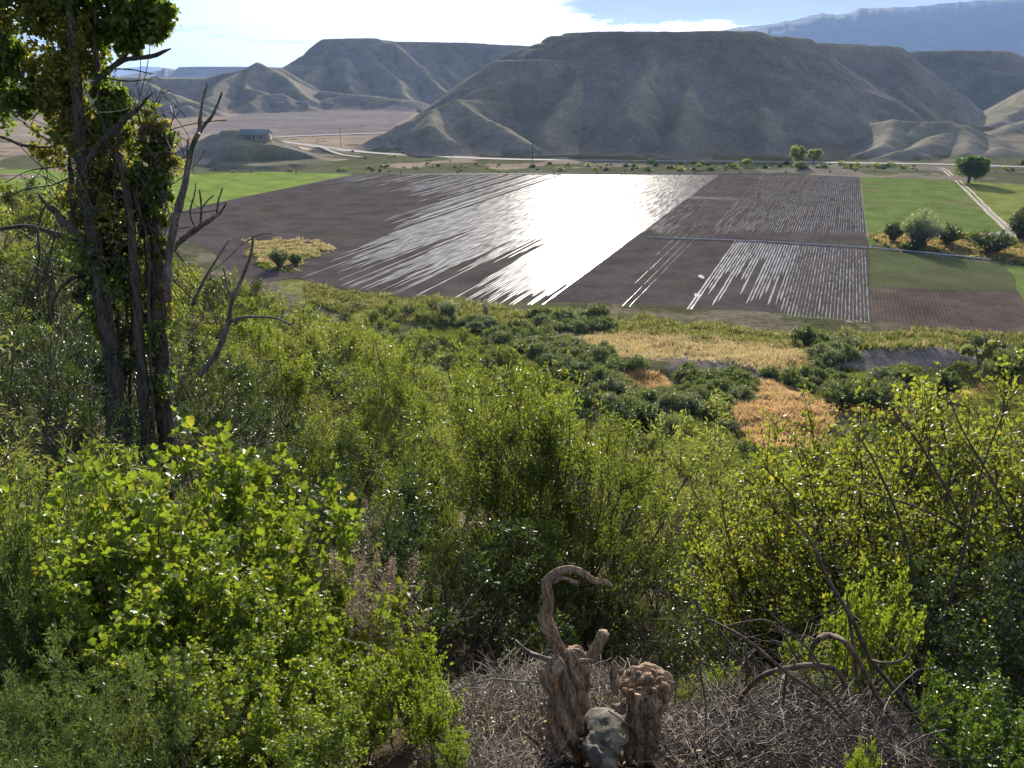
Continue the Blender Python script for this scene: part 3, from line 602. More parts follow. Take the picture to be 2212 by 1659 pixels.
def mtmat(name, ca, cb, s, lo=0.45, hi=0.62):
    m, t, out = newmat(name); pos = t.new('ShaderNodeNewGeometry').outputs['Position']; mp = t.new('ShaderNodeMapping'); mp.inputs['Scale'].default_value = (1, 0.5, 2.2); t.l.new(pos, mp.inputs[0])
    c = t.mix(t.rng(t.noise(mp.outputs[0], s, 7, 0.65, 0.5), lo, hi), ca, cb); b = t.new('ShaderNodeBsdfPrincipled'); t.put(b.inputs['Base Color'], c); b.inputs['Roughness'].default_value = 1
    bp = t.new('ShaderNodeBump'); bp.inputs['Strength'].default_value = 0.8; bp.inputs['Distance'].default_value = 60; t.put(bp.inputs['Height'], t.noise(pos, s * 2, 7, 0.65)); t.l.new(bp.outputs[0], b.inputs['Normal'])
    t.l.new(b.outputs[0], out.inputs[0]); return m
M_MT = mtmat('forested_mountain', (0.035, 0.045, 0.042), (0.110, 0.110, 0.080), 0.0016, 0.52, 0.72); M_MT2 = mtmat('dark_mesa', (0.10, 0.08, 0.07), (0.16, 0.13, 0.11), 0.002)
mountain('mesa_mountain', [(1440, 82), (1525, 72), (1595, 58), (1648, 55), (1721, 42), (1774, 29), (1808, 32), (1845, 27), (1857, 18), (1975, 15), (2041, 7), (2141, 0), (2212, -8), (2500, -25)], 170, 8200, 6700, M_MT, 71, 2.2, bench=1.0)
mountain('distant_mesa', [(100, 170), (240, 170), (268, 162), (300, 157), (335, 154), (350, 151), (352, 147), (358, 147), (361, 152), (378, 152), (386, 145), (420, 144), (520, 144), (620, 146), (700, 150)], 172, 6200, 5950, M_MT2, 81, 0.3, 30, 300)
mountain('distant_range', [(-400, 150), (0, 148), (150, 146), (230, 147), (262, 148), (310, 143), (345, 145), (375, 149), (430, 152)], 168, 19000, 18300, M_MT2, 91, 1.2, 30, 200)
# ------------------------------------------------------------------ roads
def ribbon(name, uv, w, mat, z=0.03, zf=None, n=60):
    P = smoothline([PG(u, v) for u, v in uv], n)
    T = nrm(np.gradient(P[:, :2], axis=0)); N = np.stack([-T[:, 1], T[:, 0]], 1)
    zz = np.array([max(hillz(*(p[:2] + s * N[i] * w / 2)) for s in (-1, 0, 1)) if np.hypot(*p[:2]) > 470 else 0.0 for i, p in enumerate(P)]) + z
    for _ in range(4): zz = np.maximum(zz, np.convolve(np.pad(zz, 1, 'edge'), [0.25, 0.5, 0.25], 'valid'))
    L = np.column_stack([P[:, :2] + N * w / 2, zz]); Rr = np.column_stack([P[:, :2] - N * w / 2, zz]); V = np.concatenate([L, Rr]); k = len(P)
    F = np.array([(i, i + 1, k + i + 1, k + i) for i in range(k - 1)]); o = mk(name, V, F, mat); tag(o, kind='structure')
    if o.data.polygons[0].normal.z < 0: o.data.flip_normals()
M_ROAD = plain('pale_road', (0.19, 0.18, 0.165), 0.9, 0, 0.05); M_TRACK = plain('dirt_track', (0.34, 0.27, 0.19), 0.95, 0, 0.3); M_ASPH = plain('old_asphalt', (0.30, 0.29, 0.28), 0.6, 0, 0.05)
ribbon('highway_road', HWY, 8, M_ROAD, 0.25)
ribbon('country_road', [(560, 300), (650, 295), (735, 291.5), (800, 289.5), (872, 288)], 9, M_ROAD, 0.4)
ribbon('farm_lane', [(640, 318), (700, 332), (780, 341)], 4, M_TRACK, 0.3)
for off in (-1.1, 1.1):
    P = [PG(u, v) for u, v in [(2030, 362), (2046, 371), (2075, 397), (2108, 428), (2140, 460), (2180, 497)]]; P = smoothline([(p[0] + off, p[1], 0.0) for p in P], 50)
    P[:, 0] += 0.35 * vn(P[:, 1] / 9, 0 * P[:, 1], 0, 7)
    wv = 0.8 + 0.5 * np.abs(vn(P[:, 1] / 6, 3.0, 0, 8)); V = np.concatenate([np.column_stack([P[:, 0] - wv / 2, P[:, 1], np.full(50, 0.05)]), np.column_stack([P[:, 0] + wv / 2, P[:, 1], np.full(50, 0.05)])])
    o = mk('wheel_track', V, np.array([(i, i + 50, i + 51, i + 1) for i in range(49)]), M_TRACK); tag(o, kind='structure')
    if o.data.polygons[0].normal.z < 0: o.data.flip_normals()
# ------------------------------------------------------------------ irrigation pipes and wheel lines
def pipe_between(a, b, r=0.11, z=0.35, name='irrigation_pipe', mat=None):
    P = smoothline([(*a[:2], z), (*b[:2], z)], 24); V, F = tubes(P, np.full(24, r), 6, ref=(0.1, 0.2, 1)); return V, F
def pipeline(uv, label, r=0.13):
    root = empty('irrigation_pipe', PG(*uv[0])); tag(root, label, 'irrigation pipe')
    o3 = np.array(root.location); mb = MB()
    for a, b in zip(uv[:-1], uv[1:]):
        V, F = pipe_between(PG(*a), PG(*b), r); mb.add(V - o3, F)
        L = np.linalg.norm(np.array(PG(*b)) - np.array(PG(*a)))
    mb.build('pipe', M_ALU, root, True);
pipeline([(1395, 514), (1640, 523), (1876, 537)], 'long grey irrigation pipe lying across the ploughed furrows', 0.16)
pipeline([(1878, 537), (2010, 549), (2140, 563)], 'pale irrigation pipe along the top of the sprouting field', 0.22)
def wheel_line(uv, wheels, label):
    root = empty('wheel_line', PG(*uv[0])); tag(root, label, 'irrigation line', 'wheel lines along the far edge of the fields'); o3 = np.array(root.location)
    mb = MB()
    for a, b in zip(uv[:-1], uv[1:]): V, F = pipe_between(PG(*a), PG(*b), 0.10, 0.85); mb.add(V - o3, F)
    mb.build('pipe', M_ALU, root, True)
    th = np.linspace(0, 2 * pi, 17); 
    ring = np.array([(0, cos(a) * 0.8, 0.85 + sin(a) * 0.8) for a in th]); V0, F0 = tubes(ring, np.full(17, 0.09), 5, ref=(1, 0, 0), cap=False); w = MB()
    w.add(V0, F0)
    for a in th[:-1:2]: V1, F1 = tubes(np.array([(0, 0, 0.85), (0, cos(a) * 0.8, 0.85 + sin(a) * 0.8)]), np.array([0.04, 0.04]), 4, ref=(1, 0, 0)); w.add(V1, F1)
    w.box((0.0, 0.1, 0.85), (0.7, 0.5, 0.6)); first = None
    for (u, v) in wheels:
        p = PG(u, v)
        if first is None: first = w.build('wheel', M_BLACK, root); q = first
        else: q = first.copy(); COL.objects.link(q); q.parent = root
        q.location = (p[0] - o3[0], p[1] - o3[1], 0.0)
wheel_line([(250, 360), (466, 368.5), (600, 374.5), (760, 376)], [(320, 362.5), (396, 365.5), (466, 368.5), (544, 373.5), (640, 375.5)], 'wheel line sprinkler along the far edge of the bright green field')
wheel_line([(800, 375.5), (1100, 375.5), (1500, 376), (1700, 375), (1850, 373)], [(u, 376) for u in (866, 990, 1096, 1197, 1290, 1400, 1500, 1599)] + [(1697, 375), (1793, 374)], 'wheel line sprinkler behind the ploughed field')
wheel_line([(1850, 372), (1950, 370.5), (2040, 370)], [(1847, 372), (1889, 371), (1980, 370)], 'short wheel line behind the mottled green field')
wheel_line([(2130, 373), (2212, 376), (2380, 379)], [(2150, 373.5), (2180, 374.5), (2290, 377)], 'wheel line sprinkler behind the lone round tree')
# ------------------------------------------------------------------ power poles
def pole(u, v, D, h, label):
    p = P3(u, v, D); z = hillz(p[0], p[1]); root = empty('utility_pole', (p[0], p[1], z)); tag(root, label, 'utility pole', 'utility poles by the highway')
    V, F = tubes(np.array([(0, 0, -0.5), (0, 0, h)]), np.array([0.22, 0.15]), 6, ref=(1, 0, 0)); mk('post', V, F, M_STEM, root)
    mb = MB(); mb.box((0, 0, h - 0.6), (2.6, 0.16, 0.18)); mb.build('crossarm', M_STEM, root)
pole(737, 318, 640, 14, 'thin dark utility pole at the left foot of the hills')
pole(1150, 351, 520, 13, 'thin dark utility pole beside the highway at the cloud shadow')
# ------------------------------------------------------------------ house on the mound and farm sheds
M_WALL = plain('pale_wall', (0.27, 0.255, 0.23), 0.8); M_ROOF = plain('metal_roof', (0.22, 0.24, 0.24), 0.7, 0.0); M_GLASS = plain('dark_glass', (0.05, 0.06, 0.08), 0.15); M_SHED = plain('white_shed', (0.33, 0.33, 0.33), 0.8)
def house(loc, L, D, H, RH, rz, label, wall, win=True, name='house', cat='house'):
    root = empty(name, loc, rz); tag(root, label, cat); x, y = L / 2, D / 2
    V = [(-x, -y, -2), (x, -y, -2), (x, y, -2), (-x, y, -2), (-x, -y, H), (x, -y, H), (x, y, H), (-x, y, H), (-x, 0, H + RH), (x, 0, H + RH)]
    mk('wall', np.array(V), [np.array([(0, 1, 5, 4), (1, 2, 6, 5), (2, 3, 7, 6), (3, 0, 4, 7)]), np.array([(4, 8, 7), (5, 6, 9)])], wall, root)
    e = 0.5; sl = RH / y
    V = []
    for s in (-1, 1):
        for zz in (0.08, 0.30):
            V += [(-x - e, s * (y + e), H - sl * e + zz), (x + e, s * (y + e), H - sl * e + zz), (x + e, 0, H + RH + zz), (-x - e, 0, H + RH + zz)]
    F = []
    for k in (0, 8): F += [(k, k + 1, k + 2, k + 3), (k + 4, k + 7, k + 6, k + 5), (k, k + 4, k + 5, k + 1), (k, k + 3, k + 7, k + 4), (k + 1, k + 5, k + 6, k + 2)]
    mk('roof', np.array(V), np.array(F), M_ROOF, root)
    if win:
        for wx, ww in ((-x * 0.55, 1.6), (0.1 * x, 1.6), (x * 0.62, 2.0)):
            mb = MB(); mb.box((wx, -y - 0.03, H * 0.58), (ww, 0.10, 1.3)); wo_ = mb.build('window', M_GLASS, root)
            fb = MB(); fb.box((wx, -y - 0.01, H * 0.58), (ww + 0.3, 0.08, 1.6)); fb.build('frame', M_WHITE, wo_)
        mb = MB(); mb.box((-x * 0.2, -y - 0.04, 1.05), (1.1, 0.12, 2.1)); mb.build('door', M_STEM, root)
    return root
p = P3(553, 302, 532); z0 = hillz(p[0], p[1])
house((p[0], p[1], p[2] - 0.3), 17, 9, 3.6, 2.6, radians(-8), 'small house with a bluish roof on top of the clay mound', M_WALL)
p = P3(523, 301, 530); sh = house((p[0], p[1], p[2] - 0.3), 6, 4, 2.2, 0.8, radians(-8), 'white shed left of the small house on the mound', M_SHED, False, 'shed', 'shed')
for (u, v, D, L_, lab) in ((600, 228, 1330, 16, 'low white barn at the top of the pale fan, leftmost of the distant farm sheds'), (652, 227, 1350, 20, 'long white barn in the middle of the distant farm sheds'), (704, 229, 1330, 22, 'long white barn at the right end of the distant farm sheds'), (906, 243, 1050, 7, 'tiny white shed beside the pale track at the foot of the low hill')):
    p = hit(u, v); house((p[0], p[1], p[2] - 0.4), L_, 8 if L_ > 10 else 4, 3.2, 1.6, radians(10), lab, M_SHED, False, 'farm_shed', 'shed')
# ------------------------------------------------------------------ shrubs: stems, twigs and leaf-sized faces
def shrub_parts(rng, H, R, ns, nt, nl, L, Wd, lean=0.35, tw=0.35, t0=0.3, jit=0.03, upl=0.3, flat=0.35):
    az = rng.rand(ns) * 2 * pi; q = np.sqrt(rng.rand(ns)); rad = R * q
    tip = np.stack([rad * np.cos(az), rad * np.sin(az), H * (1 - flat * q ** 2) * rng.uniform(0.72, 1.08, ns)], 1)
    base = np.stack([0.16 * rad * np.cos(az), 0.16 * rad * np.sin(az), -0.15 + 0 * az], 1)
    ctl = base + (tip - base) * np.array([lean, lean, 0.6]) + rng.normal(size=(ns, 3)) * 0.08 * R
    tt = np.linspace(0, 1, 7)[None, :, None]
    bez = lambda t: (1 - t) ** 2 * base[:, None] + 2 * t * (1 - t) * ctl[:, None] + t * t * tip[:, None]
    SP = bez(tt); SP[:, 1:-1] += rng.normal(size=(ns, 5, 3)) * 0.02 * H
    w = rng.uniform(t0, 1.0, (ns, nt)) ** 0.8; w[:, 0] = 0.97; f = w * 6; i = np.clip(f.astype(int), 0, 5); fr = (f - i)[..., None]
    I = np.arange(ns)[:, None]; tb = SP[I, i] * (1 - fr) + SP[I, i + 1] * fr; tan_ = nrm(SP[I, i + 1] - SP[I, i])
    td = nrm(tan_ + rng.normal(size=(ns, nt, 3)) * 0.75 + np.array([0, 0, upl])); tl = tw * rng.uniform(0.4, 1.15, (ns, nt)) * (1.15 - 0.5 * w)
    td[:, 0] = nrm(tan_[:, 0] + np.array([0, 0, 0.3]))
    TB = tb.reshape(-1, 3); TD = td.reshape(-1, 3); TL = tl.reshape(-1)
    bend = rng.normal(size=TB.shape) * 0.25
    s = np.linspace(0, 1, 4)[None, :, None]; TP = TB[:, None] + TD[:, None] * s * TL[:, None, None] + bend[:, None] * s ** 2 * TL[:, None, None] * 0.6
    s = rng.uniform(0.08, 1.05, (len(TB), nl))[..., None]
    LP = TB[:, None] + TD[:, None] * s * TL[:, None, None] + bend[:, None] * s ** 2 * TL[:, None, None] * 0.6 + rng.normal(size=(len(TB), nl, 3)) * jit
    LD = nrm(TD[:, None] * 0.9 + rng.normal(size=LP.shape) * 0.75)
    LL = L * rng.uniform(0.55, 1.15, LP.shape[:2])
    tint = np.clip(0.25 * rng.rand(*LP.shape[:2]) + 0.35 * (LP[..., 2] / H) + 0.35 * rng.rand(len(TB), 1), 0, 0.89); tint = np.where(rng.rand(*tint.shape) < 0.035, 0.98, tint)  # tint rises with height: upper leaves coloured lighter, as if backlit
    return SP, TP, LP.reshape(-1, 3), LD.reshape(-1, 3), LL.reshape(-1), tint.reshape(-1)
def make_shrub(name, rng, H, R, ns, nt, nl, L, ratio, tm, mat, smat, stem_r=0.012, twigs=True, parts=('foliage', 'stem'), clump=0.38, thin=-0.12, **kw):
    root = empty(name, (0, 0, -500)); SP, TP, LP, LD, LL, ti = shrub_parts(rng, H, R, ns, nt, nl, L, L * ratio, **kw)
    cs = clump; of = rng.rand(3) * 50; keep = vn(LP[:, 0] / cs + of[0], LP[:, 1] / cs + of[1], LP[:, 2] / cs + of[2], 3) + 0.5 * vn(LP[:, 0] / cs * 2.3 + of[1], LP[:, 1] / cs * 2.3, LP[:, 2] / cs * 2.3, 4) > thin
    keep |= LP[:, 2] > H * 0.97; LP, LD, LL, ti = LP[keep], LD[keep], LL[keep], ti[keep]
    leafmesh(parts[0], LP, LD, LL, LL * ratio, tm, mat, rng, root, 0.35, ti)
    mb = MB(); V, F = tubes(SP, np.linspace(1, 0.3, 7)[None] * stem_r * rng.uniform(0.6, 1.4, (len(SP), 1)), 4, cap=False); mb.add(V, F)
    if twigs: V, F = tubes(TP, np.linspace(1, 0.4, 4)[None] * stem_r * 0.32 * np.ones((len(TP), 1)), 3, cap=False); mb.add(V, F)
    mb.build(parts[1], smat, root); return root
class Kind:
    """prototypes of one kind; the first placements move the prototypes themselves, later ones copy them"""
    def __init__(s, protos, cat, seed): s.p = protos; s.used = [False] * len(protos); s.cat = cat; s.r = RS(seed); s.n = 0
    def place(s, x, y, sc, label, group, z=None, i=None, sz=1.0):
        i = s.r.randint(len(s.p)) if i is None else i; z = float(hgt(x, y)) if z is None else z; rz = s.r.rand() * 6.28; s.n += 1
        if not s.used[i]:
            o = s.p[i]; s.used[i] = True; o.location = (x, y, z); o.rotation_euler = (0, 0, rz); o.scale = (sc, sc, sc * sz); o['category'] = s.cat
        else: o = copy_thing(s.p[i], (x, y, z), rz, (sc, sc, sc * sz))
        o['category'] = s.cat; o['label'] = label
        if group: o['group'] = group
        elif 'group' in o: del o['group']
        return o
    def clean(s):
        for i, u in enumerate(s.used):
            if not u:
                for c in list(s.p[i].children): bpy.data.objects.remove(c)
                bpy.data.objects.remove(s.p[i])
rg = RS(101)
M_OLIVEW = leafmat('dull_willow_leaf', (0.110, 0.120, 0.050), (0.170, 0.180, 0.075), (0.30, 0.22, 0.10), 0.45)
wil_n = Kind([make_shrub('willow_shrub', rg, 2.6, 1.25, 34, 22, 30, 0.06, 0.25, LANCE, (M_WILLOW, M_WILLOW, M_WILLOWPALE, M_SHADE, M_WILLOW, M_OLIVEW)[i], M_STEM, 0.010, True, lean=0.3, tw=0.42, t0=0.42, flat=0.55, thin=(-0.1, 0.0, -0.1, -0.1, -0.05, 0.25)[i]) for i in range(6)], 'shrub', 1)
wil_f = Kind([make_shrub('willow_bush', rg, 2.8, 1.5, 30, 14, 20, 0.12, 0.36, LANCE, (M_WILLOW, M_WILLOWPALE, M_WILLOW, M_SHADE, M_OLIVEW, M_WILLOWPALE, M_WILLOW)[i], M_STEM, 0.018, True, lean=0.3, tw=0.55, jit=0.06, t0=0.45, clump=0.6, flat=0.65, thin=(-0.1, 0.0, 0.1, -0.1, 0.2, -0.05, -0.1)[i]) for i in range(7)], 'shrub', 2)
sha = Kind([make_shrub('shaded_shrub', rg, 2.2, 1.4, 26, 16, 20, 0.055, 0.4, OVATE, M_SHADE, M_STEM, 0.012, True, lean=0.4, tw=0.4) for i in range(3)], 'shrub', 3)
sage = Kind([make_shrub('sagebrush', rg, 1.5, 1.7, 60, 9, 14, 0.17, 0.5, OVATE, (M_SAGE, M_SAGE, M_SAGEGREY)[i % 3], M_STEM, 0.02, False, lean=0.5, tw=0.45, jit=0.10, flat=0.75) for i in range(6)], 'sagebrush', 4)
dist = Kind([make_shrub('roadside_shrub', rg, 2.0, 1.8, 16, 6, 8, 0.55, 0.6, OVATE, (M_SAGE, M_SHADE, M_WILLOWPALE)[i % 3], M_STEM, 0.04, False, lean=0.5, tw=0.6, jit=0.2, flat=0.6) for i in range(3)], 'shrub', 5)
# near thicket
def grid_place(kind, r0, r1, sp, az0, az1, rule, rng, jitter=0.45):
    out = []; r = r0
    while r < r1:
        s = sp(r); n = max(1, int(radians(az1 - az0) * r / s))
        for k in range(n):
            a = radians(az0) + (k + 0.5 + rng.uniform(-jitter, jitter)) * radians(az1 - az0) / n; q = r + rng.uniform(-jitter, jitter) * s
            res = rule(q, math.degrees(a))
            if res: out.append((q * sin(a), q * cos(a), res))
        r += s * 0.9
    return out
def topcap(x, y, H, vmin):
    """largest plant height here whose tip stays below image row vmin"""
    z = float(hgt(x, y)); h = H
    while h > 0.3 and proj(np.array(x), np.array(y), np.array(z + h))[1] < vmin: h -= 0.1
    return h
SKY_U = [-200, 0, 150, 300, 460, 600, 700, 780, 900, 960, 1050, 1150, 1250, 1400, 1500, 1600, 1700, 1800, 1900, 2300]
SKY_V = [330, 335, 370, 440, 497, 580, 632, 640, 660, 720, 745, 790, 850, 885, 905, 935, 985, 1010, 1040, 1080]
rp = RS(202); nW = 0
for x, y, _ in grid_place(None, 6.2, 26, lambda r: 1.65 + r * 0.045, -44, 42, lambda r, a: True, rp):
    u, v = proj(np.array(x), np.array(y), np.array(float(hgt(x, y)) + 1.5)); lim = np.interp(u, SKY_U, SKY_V); r = math.hypot(x, y)
    if u > 2500 or u < -250: continue
    if 6 < r < 9 and -6 < math.degrees(math.atan2(x, y)) < 16 and rp.rand() < 0.75: continue     # the dark hollow behind the stump
    if u > 1500 and r < 8.5: continue
    H = topcap(x, y, rp.uniform(1.7, 3.5), lim + rp.uniform(-12, 30))
    if H < 0.7: continue
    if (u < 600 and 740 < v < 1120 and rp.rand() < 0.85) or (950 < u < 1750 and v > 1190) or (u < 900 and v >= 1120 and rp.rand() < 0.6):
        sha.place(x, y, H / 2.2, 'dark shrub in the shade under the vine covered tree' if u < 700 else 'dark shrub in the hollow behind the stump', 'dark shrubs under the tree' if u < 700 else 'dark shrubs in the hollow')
    else: wil_n.place(x, y, H / 2.7, 'bright green narrow leaved shrub in the dense thicket just below the viewpoint', 'narrow leaved shrubs of the near thicket')
for x, y, _ in grid_place(None, 26, 100, lambda r: 1.9 + r * 0.026, -44, 30, lambda r, a: True, rp):
    z = float(hgt(x, y)); u, v = proj(np.array(x), np.array(y), np.array(z + 1.2)); lim = np.interp(u, SKY_U, SKY_V)
    if u < -250 or v < lim - 5: continue
    if u > 1500 and v < 985: continue
    H = topcap(x, y, rp.uniform(2.0, 3.4), lim + rp.uniform(-10, 26))
    if H < 0.6 or wil_f.n >= 298: continue
    wil_f.place(x, y, H / 2.9, 'pale green bushy shrub covering the slope behind the near thicket', 'bushy shrubs on the far part of the slope')
mid = Kind([make_shrub('slope_bush', rg, 2.2, 1.7, 34, 12, 16, 0.15, 0.42, LANCE if i % 2 else OVATE, (M_WILLOW, M_SAGE, M_WILLOWPALE, M_SHADE, M_OLIVEW, M_WILLOW)[i], M_STEM, 0.02, True, lean=0.4, tw=0.5, jit=0.08, t0=0.35, flat=0.5, clump=0.6, thin=(-0.2, -0.2, 0.0, -0.2, 0.1, -0.1)[i]) for i in range(6)], 'bush', 6)
def in_band(u, v): return inpoly(u, v, [(640, 590), (940, 655), (1040, 705), (1230, 800), (1290, 880), (1410, 905), (1500, 890), (1590, 940), (1640, 985), (1780, 985), (1850, 940), (2300, 900), (2300, 1150), (1200, 1150), (900, 900), (640, 700)])
cm = []
for _ in range(6000):
    a = radians(rp.uniform(-20, 36)); r = math.sqrt(rp.uniform(44 ** 2, 190 ** 2)); x, y = r * sin(a), r * cos(a); z = float(hgt(x, y)); u, v = proj(np.array(x), np.array(y), np.array(z + 1.0))
    if (in_band(u, v)) and all((x - c[0]) ** 2 + (y - c[1]) ** 2 > (1.5 + r * 0.008) ** 2 for c in cm): cm.append((x, y))
rp.shuffle(cm)
for x, y in cm[:292]: mid.place(x, y, rp.uniform(0.6, 1.25), 'green bush on the lower slope between the thicket and the dark brush mounds', 'bushes of the lower slope')
mid.clean(); open('/tmp/mid', 'w').write(str((len(cm), mid.n)))
# single shrubs with a look of their own
def solo(kind, u, v, D, H, label, i=None, sz=1.0, ref=2.7):
    p = P3(u, v, D); return kind.place(p[0], p[1], H / ref, label, None, None, i, sz)
# dark green sagebrush mounds across the middle ground
SAGE_POLYS = [[(960, 690), (1100, 700), (1220, 738), (1330, 775), (1420, 800), (1560, 800), (1640, 830), (1600, 868), (1555, 900), (1480, 870), (1400, 905), (1290, 870), (1230, 800), (1100, 740)],
              [(1240, 740), (1330, 770), (1290, 800), (1220, 790)], [(1480, 880), (1560, 870), (1590, 930), (1520, 900)],
              [(1640, 800), (1760, 770), (1800, 810), (1900, 815), (1960, 800), (1960, 850), (1850, 850), (1700, 840)],
              [(1150, 672), (1310, 690), (1320, 712), (1180, 712)], [(1760, 735), (1850, 728), (1850, 760), (1780, 790)], [(2090, 740), (2240, 720), (2260, 800), (2120, 800)]]
cand = []
for _ in range(9000):
    a = radians(rp.uniform(-10, 36)); r = math.sqrt(rp.uniform(70 ** 2, 185 ** 2)); x, y = r * sin(a), r * cos(a); z = float(hgt(x, y)); u, v = proj(np.array(x), np.array(y), np.array(z + 0.5))
    if anyin(u, v, SAGE_POLYS) and all((x - c[0]) ** 2 + (y - c[1]) ** 2 > 1.9 ** 2 for c in cand): cand.append((x, y))
cand = [c for c in cand if not anyin(*proj(np.array(c[0]), np.array(c[1]), hgt(*c)), G_GOLD[:4] + G_DIRT[:1])]; rp.shuffle(cand)
cand = [c for c in cand if not (math.hypot(*c) < 140 and 2050 < float(proj(np.array(c[0]), np.array(c[1]), hgt(*c))[0]) < 2190)]
for x, y in cand[:285]:
    u, v = proj(np.array(x), np.array(y), np.array(float(hgt(x, y))))
    if u > 1640: sage.place(x, y, rp.uniform(0.7, 1.35), 'rounded green bush beside the bare grey dirt mound', 'bushes around the dirt mound')
    else: sage.place(x, y, rp.uniform(0.6, 1.5), 'rounded dark green brush mound below the golden grass', 'dark green brush mounds in the middle ground')
M_OLIVE = leafmat('russian_olive_leaf', (0.16, 0.20, 0.15), (0.24, 0.28, 0.21), (0.3, 0.33, 0.25), 0.4)
def big_bush(name, u, v, H, R, mat, label, cat='bush', z=None, seed=1, leaf=0.3, ns=50, nt=14, nl=14, flat=0.4, D=None):
    rr_ = RS(seed); p = PG(u, v) if D is None else P3(u, v, D); z = max(float(hgt(p[0], p[1])), 0.0) if z is None else z
    o = make_shrub(name, rr_, H, R, ns, nt, nl, leaf, 0.5, OVATE, mat, M_STEM, H * 0.014, False, lean=0.35, tw=H * 0.2, jit=H * 0.03, flat=flat); o.location = (p[0], p[1], z); tag(o, label, cat); return o
big_bush('silvery_bush', 970, 692, 4.0, 2.6, M_OLIVE, 'rounded silvery bush at the near edge of the ploughed field', seed=3)
big_bush('reedy_bush', 1290, 700, 3.6, 2.6, M_SAGE, 'tall dark reedy bush at the near field edge above the golden grass', seed=4)
big_bush('bare_bush', 1050, 690, 3.6, 1.2, M_SAGEGREY, 'thin greyish bush just right of the silvery round one', seed=5, ns=26, nt=6, nl=5)
big_bush('islet_bush', 605, 578, 5.2, 3.2, M_SAGE, 'dark spiky bush on the grassy islet in the ploughed field', seed=6)
big_bush('dark_bush', 640, 572, 3.0, 2.2, M_SAGE, 'small dark bush right of the spiky one on the islet', seed=7)
big_bush('russian_olive', 1985, 532, 10.0, 6.0, M_OLIVE, 'large silvery green tree bush in the brushy strip between the green fields', 'tree', seed=8, leaf=0.45, ns=80)
big_bush('dark_green_bush', 1927, 522, 6.0, 3.4, M_SAGE, 'dark green bush left of the large silvery one', seed=9, leaf=0.4)
big_bush('dark_green_bush', 2045, 530, 6.0, 5.0, M_SHADE, 'low dark bush right of the large silvery one', seed=10, leaf=0.4)
big_bush('dark_green_bush', 2140, 548, 6.5, 7.0, M_SHADE, 'wide dark brush near the right end of the brushy strip', seed=11, leaf=0.4, ns=70)
big_bush('dark_green_bush', 2205, 518, 9.5, 4.5, M_SHADE, 'tall dark bush at the right edge between the fields', seed=12, leaf=0.45, ns=60)
big_bush('dark_green_bush', 1975, 543, 3.5, 3.0, M_SHADE, 'small dark bush in front of the large silvery one', seed=13, leaf=0.35)
big_bush('lime_bush', 1960, 541, 2.2, 3.0, M_WILLOW, 'low bright green clump below the large silvery bush', seed=14, leaf=0.35)
big_bush('lime_bush', 2095, 520, 2.2, 4.5, M_WILLOW, 'low bright green clump at the top of the brushy strip', seed=15, leaf=0.35)
big_bush('spiky_bush', 1740, 765, 4.2, 2.0, M_SAGE, 'upright grey green bush between golden grass and dirt mound', seed=16, ns=40)
big_bush('spiky_bush', 1715, 760, 3.6, 1.2, M_SAGEGREY, 'thin upright bush left of the upright grey green one', seed=17, ns=24, nt=6, nl=6)
for i, (u, v, H, R_, D) in enumerate(((1830, 818, 3.4, 3.2, 98), (1880, 815, 3.6, 3.0, 98), (1925, 812, 3.2, 2.6, 98), (2052, 786, 3.4, 2.0, 108), (1955, 792, 1.8, 1.4, 110), (2200, 768, 2.8, 2.6, 122))):
    big_bush('greasewood_bush', u, v, H, R_, M_SAGE, ('bushy greasewood at the foot of the dirt mound, leftmost of three', 'bushy greasewood in the middle of three at the foot of the dirt mound', 'bushy greasewood at the right of three at the foot of the dirt mound', 'feathery bush in front of the dirt mound beside the little tree', 'small round bush on the near slope of the dirt mound', 'broad bush right of the little leaning tree')[i], D=D, seed=20 + i)
for i, (u, v) in enumerate(((1395, 880), (1330, 842), (1280, 838), (1255, 812))):
    big_bush('dark_brush', u, v, 2.6, 2.6, M_SHADE, ('dark green brush clump lowest of the mounds left of the orange grass', 'dark brush clump beside the small orange grass patch', 'large dark brush mound with a deep shadow side', 'dark brush mound uppermost beside the pale slope')[i], D=88 + 2 * i, seed=40 + i, leaf=0.2)
# row of shrubs beyond the fields
for _ in range(230):
    u = rp.uniform(480, 2400); v = rp.uniform(352, 371) if u > 1150 else rp.uniform(357, 373)
    if 1980 < u < 2060 and v > 353: continue
    if u < 780 and v < 366: continue
    if abs(v - np.interp(u, [1130, 1500, 1850, 2212], [345, 349, 352.5, 361])) < 3.5: continue
    p = PG(u, v); dist.place(p[0], p[1], rp.uniform(0.35, 1.25) * (0.7 if u < 1100 else 1), 'small dark shrub in the strip between the fields and the highway', 'shrubs beyond the fields', 0.0, sz=rp.uniform(0.6, 1.0))
for _ in range(50):
    u = rp.uniform(560, 1080); v = rp.uniform(296, 356); p = PG(u, v)
    if hillz(p[0], p[1]) > 1.5: continue
    dist.place(p[0], p[1], rp.uniform(0.3, 0.8), 'tiny dark shrub dotted over the tan plain behind the fields', 'shrubs dotted over the plain', 0.2, sz=0.7)
for u, v, D, i, lab in ((1075, 735, 13.5, 0, 'tall willow shoots standing highest at the middle of the near thicket'), (1160, 790, 13, 1, 'tall willow clump right of the highest shoots'), (1290, 850, 12.5, 0, 'tall willow clump with long leafy tips above the hooked stump'), (1470, 860, 15, 2, 'willow clump standing up against the dark brush mounds'), (840, 700, 22, 1, 'broad bushy crown rising over the spur left of the silvery bush')):
    p = P3(u, v, D); z = float(hgt(p[0], p[1])); wil_n.place(p[0], p[1], (p[2] - z) / 2.75, lab, None, z, i)
for k_ in (wil_n, wil_f, sha, sage, dist): k_.clean()
